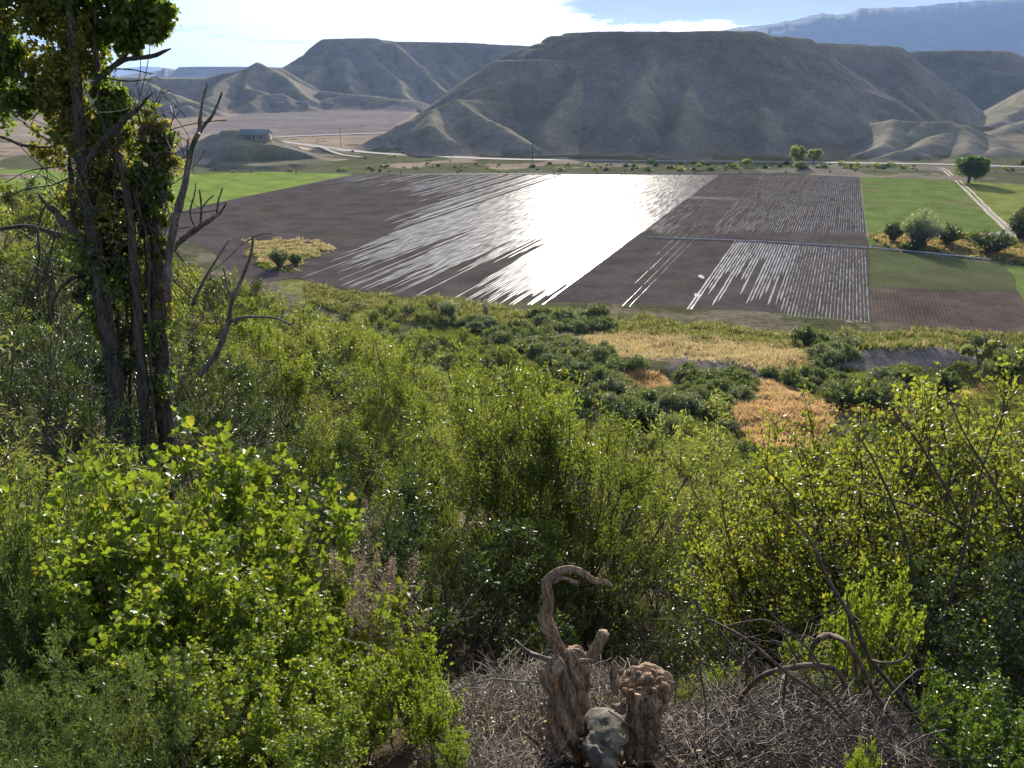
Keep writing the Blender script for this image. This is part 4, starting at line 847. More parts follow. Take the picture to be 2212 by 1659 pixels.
open('/tmp/counts','w').write(str((wil_n.n, wil_f.n, sha.n, sage.n, dist.n)))
# ------------------------------------------------------------------ trees in the valley
def tree(name, loc, H, CR, trunkH, mat, label, rng, nb=9, nleaf=9000, leaf=0.45, r0=0.35, squash=0.8, lean=(0, 0), trunks=1, lumps=26, hang=0.0):
    root = empty(name, loc); tag(root, label, 'tree'); mb = MB(); tips = []
    for k in range(trunks):
        b = rng.uniform(-0.5, 0.5, 2) * (trunks > 1); P = smoothline([(b[0], b[1], -0.4), (b[0] * 1.3 + lean[0] * 0.5, b[1] * 1.3 + lean[1] * .5, trunkH * 0.6), (b[0] * 2 + lean[0], b[1] * 2 + lean[1], trunkH * 1.5)], 8)
        V, F = tubes(P, np.linspace(r0, r0 * 0.6, 8), 8, ref=(1, 0.1, 0)); mb.add(V, F); tips.append(P[-1])
    mb.build('trunk', M_BARK, root, True); lb = MB(); ends = []
    for k in range(nb):
        a = rng.rand() * 6.28; q = rng.uniform(0.35, 0.95); e = np.array([lean[0] + CR * q * cos(a), lean[1] + CR * q * sin(a), trunkH + (H - trunkH) * rng.uniform(0.3, 0.95)]); s = tips[k % trunks] * np.array([1, 1, rng.uniform(0.7, 1)])
        P = smoothline([s, s * 0.5 + e * 0.5 + np.array([0, 0, 0.08 * H]), e], 7); V, F = tubes(P, np.linspace(r0 * 0.4, r0 * 0.08, 7), 5); lb.add(V, F); ends.append(e)
    lb.build('limb', M_BARK, root, True)
    C = []; cz = trunkH + (H - trunkH) * 0.5
    for k in range(lumps):
        d = nrm(rng.normal(size=3)); q = rng.uniform(0.45, 0.85); C.append((lean[0] + d[0] * CR * q, lean[1] + d[1] * CR * q, cz + d[2] * (H - trunkH) * 0.5 * q, CR * rng.uniform(0.2, 0.36)))
    C = np.array(C); i = rng.randint(0, len(C), nleaf); d = nrm(rng.normal(size=(nleaf, 3))) * (rng.rand(nleaf, 1) ** 0.45); P = C[i, :3] + d * C[i, 3:4] * np.array([1, 1, squash]); P[:, 2] -= hang * rng.rand(nleaf) ** 3 * 2 * (P[:, 2] < cz)
    leafmesh('crown', P, rng.normal(size=P.shape) - np.array([0, 0, hang * 0.5]), leaf * rng.uniform(0.6, 1.2, nleaf), leaf * 0.6, OVATE, mat, rng, root, 0.3, np.clip(rng.rand(nleaf) * 0.6 + 0.3 * rng.rand(len(C))[i], 0, 1)); return root
M_TREE = leafmat('field_tree_leaf', (0.060, 0.115, 0.022), (0.110, 0.175, 0.032), (0.15, 0.2, 0.04), 0.45)
M_PALE = leafmat('pale_tree_leaf', (0.16, 0.19, 0.07), (0.23, 0.26, 0.10), (0.25, 0.25, 0.1), 0.5)
p = PG(2092, 396); tree('field_tree', p, 13.0, 9.2, 3.2, M_TREE, 'lone round green tree with a dark shadow beside the dirt track', RS(31), 16, 22000, 0.55, 0.55, 0.75, (0.6, 0), 3, 46, 1.0)
p = PG(1720, 361); tree('pale_tree', p, 13, 5.2, 3, M_PALE, 'tall pale olive tree behind the ploughed field, left of two', RS(32), 8, 5000, 0.6, 0.3, 0.9)
p = PG(1757, 356); tree('pale_tree', p, 9.5, 5.0, 3, M_PALE, 'pale yellow green tree behind the ploughed field, right of two', RS(33), 8, 4000, 0.6, 0.3, 0.7)
p = PG(1612, 361); tree('pale_tree', p, 4.5, 3.4, 1, M_PALE, 'small pale rounded tree left of the two tall pale ones', RS(35), 5, 2000, 0.5, 0.15, 0.7)
p = PG(1726, 368); tree('pale_tree', p, 4.5, 3.8, 1, M_PALE, 'low pale tree in front of the tall pale olive one', RS(36), 5, 2000, 0.5, 0.15, 0.7)
p = P3(2118, 768, 118); tree_small_loc = (p[0], p[1], float(hgt(p[0], p[1])))
root = empty('snag_tree', tree_small_loc); tag(root, 'small half dead forked tree with yellow green tufts by the dirt mound', 'tree'); sc_ = 118 / 845 / K * K * 1.0
def snag(): # metres, from the picture: 1 px (2212) is about 0.065 m there
    q = 0.068; mb = MB(); mb2 = MB()
    def ln(pts, r): 
        P = smoothline([(a * q, rngs.uniform(-.2, .2), b * q) for a, b in pts], 10); V, F = tubes(P, np.linspace(r[0], r[1], 10), 6, ref=(0, 1, 0)); return V, F
    rngs = RS(8); V, F = ln([(-2, -8), (0, 20), (2, 45)], (0.26, 0.2)); mb.add(V, F); mb.build('trunk', M_DEAD, root, True)
    for pts in ([(2, 40), (-6, 62), (-16, 78), (-26, 88)], [(-6, 62), (-14, 86), (-28, 96), (-44, 98)], [(2, 45), (6, 70), (8, 95), (10, 118)], [(4, 55), (18, 75), (30, 92), (46, 108)], [(20, 78), (26, 96), (30, 112)], [(8, 90), (2, 108), (-4, 120)]):
        V, F = ln(pts, (0.17, 0.05)); mk('branch', V, F, M_DEAD, root, True)
    C = np.array([(-30, 82, 9), (-38, 76, 7), (-22, 72, 8), (14, 88, 10), (22, 78, 11), (26, 92, 8), (10, 74, 8), (0, 66, 6), (20, 66, 7)]) * q; n = 3600; i = rngs.randint(0, len(C), n)
    d = rngs.normal(size=(n, 3)) * 0.5; P = np.column_stack([C[i, 0], 0 * C[i, 0], C[i, 1]]) + d * C[i, 2:3]
    leafmesh('crown', P, rngs.normal(size=P.shape), 0.22, 0.15, OVATE, M_PALE, rngs, root, 0.3)
snag()
# ------------------------------------------------------------------ grasses, as masses nobody could count
def grass(name, polys, n, H, mat, rng, label, rr0=60, rr1=200, az=(-16, 36), blades=6, wd=0.045, spread=0.22, lean=0.25, zf=None, head=0.0):
    a = np.radians(rng.uniform(az[0], az[1], n)); r = np.sqrt(rng.uniform(rr0 ** 2, rr1 ** 2, n)); x = r * np.sin(a); y = r * np.cos(a); z = hgt(x, y) if zf is None else np.full(n, zf)
    u, v = proj(x, y, z); w = 16 * fbm(x / 6, y / 6, 0.0, 3, 77) + 7 * rng.normal(size=n); ok = anyin(u + w, v + w * 0.5, polys); x, y, z = x[ok], y[ok], np.maximum(z[ok], 0.0); n = len(x)
    if n == 0: return
    hmod = 0.75 + 0.35 * fbm(x / 3, y / 3, 0.0, 2, 78)
    x = np.repeat(x, blades) + rng.normal(size=n * blades) * spread; y = np.repeat(y, blades) + rng.normal(size=n * blades) * spread; z = np.repeat(z, blades); h = H * np.repeat(np.clip(hmod, 0.3, 1.3), blades) * rng.uniform(0.5, 1.15, n * blades)
    th = rng.rand(len(x)) * 2 * pi; B = np.column_stack([x, y, z]); S = np.column_stack([np.cos(th), np.sin(th), 0 * th]) * (wd * rng.uniform(0.5, 1.3, len(x)))[:, None]
    ln = rng.normal(size=(len(x), 2)) * lean * h[:, None]; T = B + np.column_stack([ln[:, 0], ln[:, 1], h]); Mi = B + np.column_stack([ln[:, 0] * 0.25, ln[:, 1] * 0.25, h * 0.55])
    V = np.stack([B - S, B + S, Mi + S * 0.9, T, Mi - S * 0.9], 1).reshape(-1, 3); F = (np.array([0, 1, 2, 3, 4])[None] + (np.arange(len(x)) * 5)[:, None])
    ti = np.clip(rng.rand(len(x)) * 0.85 + (rng.rand(len(x)) < 0.06) * 0.2, 0, 1)
    o = mk(name, V, F, mat, None, False, {'tint': ('FLOAT', 'FACE', ti)}); tag(o, label, None, None, 'stuff'); return o
rs = RS(404)
grass('golden_grass', G_GOLD[:1] + G_GOLD[3:4], 52000, 1.0, M_TAN, rs, 'pale golden grass patches in the middle ground')
grass('orange_grass', G_GOLD[1:4], 70000, 1.1, M_GOLD, rs, 'bright orange dry grass patch in front of the dirt mound', 60, 150, (2, 28))
grass('dry_grass', G_GOLD[4:5] + G_RED, 30000, 0.35, M_GOLD, rs, 'flattened orange grass right of the orange patch', 60, 150, (10, 36))
grass('field_edge_grass', G_GREENEDGE, 90000, 1.1, M_GRASS, rs, 'green and tan grass strip along the near edge of the fields', 110, 235, (-14, 36))
grass('field_edge_grass', G_GREENEDGE, 22000, 1.2, M_TAN, rs, 'tan grass mixed into the strip along the near edge of the fields', 110, 235, (-14, 36))
grass('hollow_grass', [[(860, 640), (930, 690), (1230, 740), (1480, 860), (1560, 900), (1760, 960), (1960, 900), (2212, 820), (2212, 1000), (1700, 1080), (1200, 960), (900, 760)], [(1640, 800), (2000, 800), (2212, 760), (2212, 830), (1700, 870)]], 90000, 0.6, M_GRASS, rs, 'green grass between the bushes of the middle ground', 60, 180, (-6, 36), wd=0.05)
grass('islet_grass', [[(545, 530), (620, 524), (722, 533), (700, 545), (650, 560), (630, 582), (560, 570)]], 20000, 1.0, M_TAN, rs, 'tan grass on the islet in the ploughed field', 200, 300, (-20, -8), zf=0.02, wd=0.1)
grass('islet_grass', [[(545, 534), (620, 528), (715, 536), (650, 566), (620, 590), (560, 580)]], 20000, 0.8, M_GRASS, rs, 'green grass on the islet in the ploughed field', 200, 300, (-20, -8), zf=0.02, wd=0.1)
BR = [[(1890, 520), (1910, 508), (1960, 500), (2040, 502), (2212, 508), (2230, 572), (2150, 560), (2020, 545), (1930, 540)]]
grass('strip_grass', BR, 13000, 1.1, M_GOLD, rs, 'orange grass in the brushy strip between the green fields', 200, 320, (18, 36), zf=0.02, wd=0.12)
grass('strip_grass', BR, 36000, 0.9, M_GRASS, rs, 'green grass in the brushy strip between the green fields', 200, 320, (18, 36), zf=0.02, wd=0.12)
grass('near_grass', [[(-900, 700), (3200, 700), (3200, 2600), (-900, 2600)]], 26000, 0.35, M_GRASS, rs, 'thin green grass on the slope between the shrubs', 3, 60, (-46, 44), wd=0.008, spread=0.08)
# ------------------------------------------------------------------ things within reach of the camera, measured from the picture
def mpp(u, v, D):                                  # metres per photograph pixel at that point
    p = P3(u, v, D); return K / FPX * (p[1] * cos(PITCH) + (CAMZ - p[2]) * sin(PITCH))
def PL(pts, D, n=16, dvar=0.0, rng=None):
    """(u, v, width px[, distance offset]) -> smooth centre line with radius"""
    out = []
    for i, q in enumerate(pts):
        d = D + (q[3] if len(q) > 3 else 0.0) + (rng.normal() * dvar if rng is not None else 0.0); out.append((*P3(q[0], q[1], d), q[2] / 2 * mpp(q[0], q[1], d)))
    return smoothline(out, n)
def limb(name, pts, D, mat, parent=None, n=18, k=7, dvar=0.0, seed=1, knob=0.12):
    r_ = RS(seed); L = PL(pts, D, n, dvar, r_); rad = np.maximum(L[:, 3], 0.0008) * (1 + knob * r_.normal(size=n).clip(-2, 2)); V, F = tubes(L[:, :3] , rad, k, ref=(0.15, 1, 0.3))
    o = mk(name, V - (0 if parent is None else np.array(parent.location)), F, mat, parent, True); return o
def gnarl(L, k, seed, flutes=7, amp=0.16, twist=5.0, lump=0.12, ref=(0, 1, 0)):
    """thick weathered wood: fluted, twisted, lumpy tube along rows of (x,y,z,r)"""
    N = len(L); P = L[:, :3]; T = nrm(np.gradient(P, axis=0)); A_ = nrm(np.cross(T, np.array(ref, float))); B = np.cross(T, A_); th = np.arange(k) * 2 * pi / k
    s = np.concatenate([[0], np.cumsum(np.linalg.norm(np.diff(P, axis=0), axis=1))]); TH, S = np.meshgrid(th, s)
    w = 0.6 * vn(S * 9, TH * 0.0, seed * 1.0, seed) + 0.25 * vn(np.cos(TH) * 1.5, np.sin(TH) * 1.5, S * 14, seed + 1)
    fl = (1 - np.abs(np.sin(flutes * 0.5 * (TH + twist * S + w)))) ** 1.2; fl2 = np.abs(np.sin(flutes * 1.5 * (TH + twist * 0.8 * S + 1.4 * w)))
    f = 1 + amp * (0.5 - fl) * 1.6 + amp * 0.35 * (fl2 - 0.5) + lump * fbm(np.cos(TH) * 1.3 + seed, np.sin(TH) * 1.3, S * 13, 3, seed + 2) + 0.05 * vn(np.cos(TH) * 9, np.sin(TH) * 9, S * 60, seed + 5) + amp * 0.42 * (np.abs(vn(np.cos(TH + twist * S * 0.5 + 0.5 * w) * 5.5, np.sin(TH + twist * S * 0.5 + 0.5 * w) * 5.5, S * 5, seed + 7)) - 0.4) + amp * 0.22 * (np.abs(vn(np.cos(TH + twist * S * 0.5) * 13, np.sin(TH + twist * S * 0.5) * 13, S * 9, seed + 8)) - 0.4)
    R_ = L[:, 3:4] * f
    V = P[:, None] + R_[..., None] * (np.cos(TH)[..., None] * A_[:, None] + np.sin(TH)[..., None] * B[:, None])
    idx = np.arange(N * k).reshape(N, k); F = np.stack([idx[:-1], np.roll(idx[:-1], -1, 1), np.roll(idx[1:], -1, 1), idx[1:]], -1).reshape(-1, 4)
    Vv_ = V.reshape(-1, 3); c = np.array([P[0], P[-1] + T[-1] * L[-1, 3] * 0.3]); n = len(Vv_)
    T3 = np.array([(n, (j + 1) % k, j) for j in range(k)] + [(n + 1, (N - 1) * k + j, (N - 1) * k + (j + 1) % k) for j in range(k)])
    return np.vstack([Vv_, c]), [F, T3]
SD = 2.5
# twisted stump with the hooked branch
b0 = P3(1215, 1665, SD); stump = empty('twisted_stump', (b0[0], b0[1], float(hgt(b0[0], b0[1])))); tag(stump, 'twisted brown driftwood stump with a tall hooked branch curling to the right', 'stump'); so3 = np.array(stump.location)
def gn(name, pts, par, seed, n=60, k=44, off=0.0, **kw):
    L = PL(pts, SD + off, n); V, F = gnarl(L, k, seed, **kw); return mk(name, V - np.array(par.location), F, M_STUMP, par, True)
gn('trunk', [(1208, 1760, 100), (1212, 1690, 96), (1214, 1640, 90), (1214, 1590, 82), (1224, 1535, 72), (1234, 1480, 66), (1238, 1440, 62), (1236, 1416, 46), (1232, 1404, 24)], stump, 1, 170, 128, amp=0.26, twist=7, lump=0.16)
gn('hooked_branch', [(1222, 1425, 28, 0.02), (1206, 1400, 26, 0.03), (1193, 1370, 26, 0.03), (1180, 1344, 30, 0.03), (1181, 1322, 23, 0.02), (1185, 1305, 21), (1183, 1285, 20), (1181, 1264, 20), (1186, 1252, 20), (1198, 1242, 18), (1212, 1232, 15), (1228, 1229, 14), (1245, 1231, 14), (1262, 1238, 13), (1278, 1251, 13), (1292, 1256, 12), (1308, 1257, 10), (1322, 1266, 6)], stump, 2, 200, 56, amp=0.2, twist=14, lump=0.2, flutes=6)
gn('side_twig', [(1197, 1258, 10, -0.01), (1208, 1250, 9, -0.02), (1220, 1249, 8, -0.03), (1234, 1256, 8, -0.03), (1247, 1258, 5, -0.04)], stump, 3, 30, 14, amp=0.1, flutes=4)
gn('broken_branch', [(1240, 1424, 24), (1262, 1422, 20), (1278, 1414, 19), (1290, 1398, 21), (1299, 1380, 22), (1306, 1366, 21)], stump, 4, 60, 48, amp=0.22, twist=9, flutes=6, lump=0.2)
gn('splinter', [(1240, 1430, 14, -.03), (1262, 1427, 9, -.04), (1290, 1426, 3, -.05)], stump, 5, 14, 10, flutes=4)
gn('torn_knot', [(1215, 1425, 28, -0.04), (1196, 1440, 34, -0.05), (1182, 1458, 28, -0.05), (1184, 1480, 22, -0.05), (1194, 1498, 14, -0.04)], stump, 6, 40, 26, amp=0.35, twist=3, lump=0.35)
gn('torn_flap', [(1180, 1445, 10, -0.07), (1176, 1462, 12, -0.08), (1182, 1482, 9, -0.08), (1192, 1492, 6, -0.07)], stump, 7, 20, 14, amp=0.4, lump=0.4)
gn('root_nub', [(1200, 1580, 24, -.03), (1182, 1584, 16, -.05), (1172, 1576, 8, -.06)], stump, 8, 18, 16, amp=0.2, lump=0.3)
# second stump, a burl
b1 = P3(1390, 1665, SD); burl = empty('burl_stump', (b1[0], b1[1], float(hgt(b1[0], b1[1])))); tag(burl, 'gnarled stump with a wide ragged burl on top, right of the grey rock', 'stump')
gn('trunk', [(1350, 1760, 90), (1358, 1700, 76), (1370, 1650, 62), (1384, 1610, 58), (1392, 1570, 56), (1394, 1535, 62), (1396, 1510, 74), (1398, 1490, 70), (1398, 1478, 40)], burl, 11, 110, 110, amp=0.3, twist=5, lump=0.3)
gn('burl', [(1340, 1478, 30), (1352, 1480, 56), (1372, 1482, 70), (1396, 1480, 74), (1420, 1480, 64), (1440, 1482, 50), (1452, 1484, 28)], burl, 12, 120, 100, amp=0.2, twist=4, lump=0.42, ref=(0, 0, 1))
gn('burl', [(1368, 1500, 40), (1388, 1506, 64), (1410, 1504, 62), (1430, 1500, 40)], burl, 18, 50, 44, amp=0.2, twist=4, lump=0.45, ref=(0, 0, 1), off=-0.02)
rq = RS(77)
for i in range(26):
    u = rq.uniform(1338, 1448); v = rq.uniform(1452, 1520) if u < 1440 else rq.uniform(1465, 1495); a = rq.uniform(-2.6, -0.5); L_ = rq.uniform(10, 24)
    gn('ragged_chunk', [(u, v, rq.uniform(6, 13), -0.06), (u + cos(a) * L_ * .5, v + sin(a) * L_ * .5, rq.uniform(6, 12), -0.07), (u + cos(a) * L_, v + sin(a) * L_ * 0.8, rq.uniform(2, 5), -0.07)], burl, 30 + i, 12, 12, amp=0.35, lump=0.5)
gn('splinter', [(1330, 1500, 10, -.02), (1326, 1470, 16, -.02), (1325, 1448, 13, -.02), (1322, 1430, 3, -.02)], burl, 14, 26, 12, amp=0.35, lump=0.3)
gn('splinter', [(1344, 1530, 22, -.04), (1332, 1528, 14, -.05), (1322, 1522, 5, -.05)], burl, 15, 16, 14, amp=0.3, lump=0.3)
gn('splinter', [(1378, 1500, 12, -.10), (1374, 1525, 8, -.11), (1371, 1548, 3, -.11)], burl, 16, 16, 10, amp=0.3)
# rock wedged between them
m, t, out = newmat('lichen_rock'); tc = t.new('ShaderNodeTexCoord').outputs['Object']; n = t.noise(tc, 14, 6, 0.65); n2 = t.noise(tc, 40, 5, 0.7); n3 = t.noise(tc, 7, 3)
c = t.mix(t.rng(n, 0.35, 0.65), (0.095, 0.082, 0.064), (0.165, 0.142, 0.110)); c = t.mix(t.m('MULTIPLY', t.rng(n3, 0.50, 0.58), t.rng(n2, 0.4, 0.5)), c, (0.34, 0.28, 0.18)); c = t.mix(t.rng(n2, 0.62, 0.70), c, (0.05, 0.05, 0.045))
b = t.new('ShaderNodeBsdfPrincipled'); t.put(b.inputs['Base Color'], c); b.inputs['Roughness'].default_value = 0.85; bp = t.new('ShaderNodeBump'); bp.inputs['Strength'].default_value = 0.8; bp.inputs['Distance'].default_value = 0.006
t.put(bp.inputs['Height'], t.noise(tc, 60, 7, 0.7)); t.l.new(bp.outputs[0], b.inputs['Normal']); t.l.new(b.outputs[0], out.inputs[0]); M_ROCK = m
def rock(name, u, v, D, w, h, dep, seed, label, mat, rot=0.0, amp=0.16):
    p = P3(u, v, D); q = mpp(u, v, D); na_, nb_ = 72, 48; th = np.linspace(0, 2 * pi, na_ + 1)[:-1]; ph = np.linspace(0.02, pi - 0.02, nb_); T_, Ph = np.meshgrid(th, ph)
    X_ = np.sin(Ph) * np.cos(T_); Y_ = np.sin(Ph) * np.sin(T_); Z_ = np.cos(Ph); f = 1 + amp * fbm(X_ * 1.2 + seed, Y_ * 1.2, Z_ * 1.2, 4, seed); sg = lambda a: np.sign(a) * np.abs(a) ** 0.85
    x_ = sg(X_) * f * w / 2 * q; z_ = sg(Z_) * f * h / 2 * q; xr = x_ * cos(rot) - z_ * sin(rot); zr = x_ * sin(rot) + z_ * cos(rot)
    V = np.stack([xr, sg(Y_) * f * dep / 2, zr], -1).reshape(-1, 3); idx = np.arange(na_ * nb_).reshape(nb_, na_); F = np.stack([idx[:-1], idx[1:], np.roll(idx[1:], -1, 1), np.roll(idx[:-1], -1, 1)], -1).reshape(-1, 4)
    n_ = len(V); caps = np.array([list(idx[0]), list(idx[-1][::-1])]); o = mk(name, V, [F, caps], mat, None, True); o.location = p; tag(o, label, 'rock' if 'rock' in name else 'wood'); return o
rock('grey_rock', 1316, 1576, SD + 0.0, 104, 78, 0.18, 3, 'grey lichen spotted rock wedged between the two stumps', M_ROCK, -0.3)
rock('pale_rock', 1298, 1640, SD - 0.10, 62, 110, 0.14, 5, 'lower tan and grey rock leaning below the lichen spotted rock', M_ROCK, 0.35, 0.22)
# larger dead limbs, each lying in or rising from the brush piles
LIMBS = [([(1508, 1650, 16), (1558, 1583, 15), (1591, 1533, 14), (1601, 1506, 13), (1635, 1469, 12), (1675, 1449, 12), (1758, 1436, 12), (1808, 1449, 13), (1825, 1483, 12)], 2.7, 'thick brown limb arching low across the brush pile right of the stumps'),
 ([(1535, 1339, 5), (1608, 1379, 9), (1675, 1433, 10), (1708, 1459, 10), (1775, 1506, 9), (1858, 1589, 9), (1901, 1645, 9)], 2.6, 'long straight limb slanting down to the right through the dead brush'),
 ([(1755, 1440, 13), (1753, 1408, 13), (1768, 1381, 15), (1791, 1373, 16), (1828, 1389, 14), (1858, 1433, 13), (1891, 1499, 12), (1930, 1560, 11)], 2.8, 'shaggy brown limb bent into a tight hoop above the brush pile'),
 ([(1690, 1100, 4), (1748, 1166, 6), (1791, 1256, 9), (1841, 1339, 12), (1881, 1423, 12), (1941, 1499, 11), (2001, 1579, 9), (2040, 1650, 9)], 2.9, 'tall dark limb rising up left from the brush pile into the leafy bush'),
 ([(1829, 1276, 3), (1835, 1339, 8), (1845, 1406, 9), (1851, 1473, 9)], 2.85, 'short upright brown stick standing behind the hooped limb'),
 ([(1608, 1390, 6), (1614, 1430, 8), (1612, 1470, 7), (1598, 1520, 6)], 2.75, 'short dark stick hanging left of the hooped limb'),
 ([(1700, 1450, 7), (1695, 1490, 7), (1688, 1533, 6), (1661, 1589, 5)], 2.6, 'thin dark stick hanging down from the middle of the brush pile'),
 ([(1881, 1426, 7), (1918, 1433, 8), (1958, 1419, 7), (1968, 1380, 6)], 2.8, 'short limb with an upturned end beside the right currant leaves'),
 ([(1988, 1583, 3), (2000, 1580, 5), (2041, 1609, 4), (2101, 1650, 3)], 2.5, 'thin pale grey stick at the right end of the brush pile'),
 ([(1780, 1588, 3), (1858, 1594, 7), (1881, 1613, 7), (1898, 1655, 6)], 2.4, 'peeling light brown root curling down at the bottom of the pile'),
 ([(1560, 1355, 2), (1600, 1345, 4), (1655, 1340, 5), (1690, 1370, 5), (1720, 1420, 6), (1760, 1490, 6), (1810, 1560, 6)], 2.75, 'slender arched limb passing behind the long straight one'),
 ([(1640, 1300, 2), (1700, 1360, 4), (1760, 1420, 6), (1800, 1500, 7), (1850, 1600, 7)], 2.7, 'slender dark limb crossing the hoop from upper left'),
 ([(1114, 1383, 6), (1128, 1398, 8), (1144, 1410, 11), (1170, 1420, 12), (1200, 1428, 12)], 2.62, 'pale peeled log end poking out left of the hooked stump'),
 ([(951, 1369, 4), (991, 1326, 4), (1020, 1290, 3), (1047, 1256, 2)], 2.9, 'bare grey stick rising steeply from the left end of the center brush pile'),
 ([(954, 1362, 4), (990, 1340, 3), (1021, 1333, 3), (1044, 1306, 2)], 2.85, 'crooked grey twig beside the steep bare stick'),
 ([(924, 1516, 2.5), (985, 1490, 3), (1054, 1469, 4), (1110, 1470, 4), (1175, 1476, 5)], 2.45, 'long pale orange stick lying across the center brush pile'),
 ([(1121, 1573, 4), (1140, 1588, 8), (1154, 1599, 9), (1178, 1620, 8)], 2.35, 'stubby split branch at the left foot of the hooked stump'),
 ([(1404, 1612, 9), (1440, 1636, 10), (1480, 1664, 10)], 2.4, 'broken brown log end right of the burl stump foot'),
 ([(737, 1379, 3), (765, 1388, 3), (791, 1393, 4), (817, 1419, 4)], 2.8, 'pale bent twig among the currant leaves left of the pile'),
 ([(1310, 1450, 4), (1340, 1475, 6), (1370, 1490, 6)], 2.7, 'grey peeled stick behind the gap between the stumps')]
for i, (pts, D, lab) in enumerate(LIMBS):
    L = PL(pts, D, 40, 0.03, RS(i)); L[:, 3] *= 0.8; V, F = gnarl(L, 12, 100 + i, flutes=4, amp=0.14, twist=8, lump=0.14, ref=(0.1, 1, 0.2)); o = mk('dead_limb', V, F, M_STEM if 'dark' in lab else M_DEAD if 'grey' in lab or 'pale' in lab else M_LIMB, None, True); tag(o, lab, 'dead branch')
# the twig piles
def pile(poly, n, rng, D0, D1, up, label, mat, lr=(0.15, 0.7), rr_=(0.0012, 0.004), bias=(0, 0)):
    P = []; 
    while len(P) < n:
        D = rng.uniform(D0, D1); u = rng.uniform(poly[0], poly[1]); x = P3(u, 1500, D)[0]; z = float(hgt(x, D)) + up * rng.rand() ** 1.1 * (1 - 0.5 * abs((u - (poly[0] + poly[1]) / 2) / (poly[1] - poly[0]) * 2) ** 2)
        vv = proj(np.array(x), np.array(D), np.array(z))[1]
        if vv < poly[2]: continue
        P.append((x, D, z))
    P = np.array(P); n = len(P); a = rng.rand(n) * 2 * pi; e = rng.normal(size=n) * 0.35 + 0.05; d = np.column_stack([np.cos(a) * np.cos(e) + bias[0], np.sin(a) * np.cos(e), np.sin(e) + bias[1]]); d = nrm(d)
    L = rng.uniform(lr[0], lr[1], n); bd = rng.normal(size=(n, 3)) * 0.35; s = np.linspace(-0.5, 0.5, 7)[None, :, None]
    C = P[:, None] + d[:, None] * s * L[:, None, None] + bd[:, None] * (s * s - 0.08) * L[:, None, None] + rng.normal(size=(n, 7, 3)) * 0.006
    R_ = rng.uniform(rr_[0], rr_[1], (n, 1)) * np.linspace(1.2, 0.4, 7)[None]; V, F = tubes(C, R_, 4, cap=False); o = mk('dead_twigs', V, F, mat); tag(o, label, None, None, 'stuff')
rt = RS(909)
pile((960, 1500, 1425), 2300, rt, 2.75, 3.9, 0.34, 'tangle of dead grey twigs piled around the stumps', M_TWIG, (0.1, 0.42), (0.0009, 0.0026))
pile((960, 1180, 1570), 350, rt, 2.2, 2.6, 0.10, 'dead twigs at the left foot of the stumps', M_TWIG, (0.1, 0.35), (0.0008, 0.0022))
pile((1440, 2060, 1440), 2300, rt, 2.3, 3.9, 0.36, 'tangle of dead brown twigs piled right of the stumps', M_TWIG, (0.12, 0.5), (0.0009, 0.0028), (0.35, -0.15))
pile((1480, 2120, 1430), 420, rt, 2.5, 4.3, 0.42, 'darker coarse sticks inside the right brush pile', M_STEM, (0.25, 0.8), (0.0016, 0.0045), (0.5, -0.25))
pile((1500, 2150, 1300), 420, rt, 3.4, 4.8, 0.85, 'loose dark brushwood standing behind the right brush pile', M_STEM, (0.25, 0.8), (0.0012, 0.0035), (0.5, -0.35))
n = 2600; D_ = rt.uniform(2.2, 4.2, n); u_ = rt.uniform(900, 2100, n); x_ = (u_ * K - 512) / FPX * (D_ * cos(PITCH) + 2.6 * sin(PITCH)); P = np.column_stack([x_, D_, hgt(x_, D_) + rt.rand(n) ** 2 * 0.22])
tag(leafmesh('leaf_litter', P, rt.normal(size=P.shape) * np.array([1, 1, 0.4]), 0.02 * rt.uniform(0.5, 1.2, n), 0.010, OVATE, M_TAN, rt, None, 0.8), 'dry fallen leaves caught among the dead twigs', None, None, 'stuff')
# leafy plants close to the camera
rc = RS(303)
cur = Kind([make_shrub('currant_bush', rc, 1.4, 0.62, 32, 15, 17, 0.035, 0.95, LOBED, M_CURRANTDARK if i == 3 else M_CURRANT, M_STEM, 0.006, True, lean=0.45, tw=0.24, jit=0.02, upl=0.6, flat=0.3, clump=0.2, thin=-0.25) for i in range(4)], 'bush', 7)
rab = Kind([make_shrub('rabbitbrush', rc, 1.0, 0.5, 60, 16, 26, 0.028, 0.10, LANCE, M_NEEDLE, M_STEM, 0.004, False, lean=0.4, tw=0.18, jit=0.006, upl=1.2, t0=0.35, clump=0.15) for i in range(2)], 'bush', 8)
ser = Kind([make_shrub('serviceberry_bush', rc, 2.7, 1.25, 40, 26, 20, 0.036, 0.72, OVATE, M_BERRY, M_STEM, 0.012, True, lean=0.35, tw=0.5, jit=0.02, upl=0.2) for i in range(2)], 'bush', 9)
def top(kind, u, v, D, ref, label, i=None, wide=1.0):
    p = P3(u, v, D); z = float(hgt(p[0], p[1])); H = p[2] - z; sc = H / ref; o = kind.place(p[0], p[1], sc, label, None, z, i); o.scale = (sc * wide, sc * wide, sc); return o
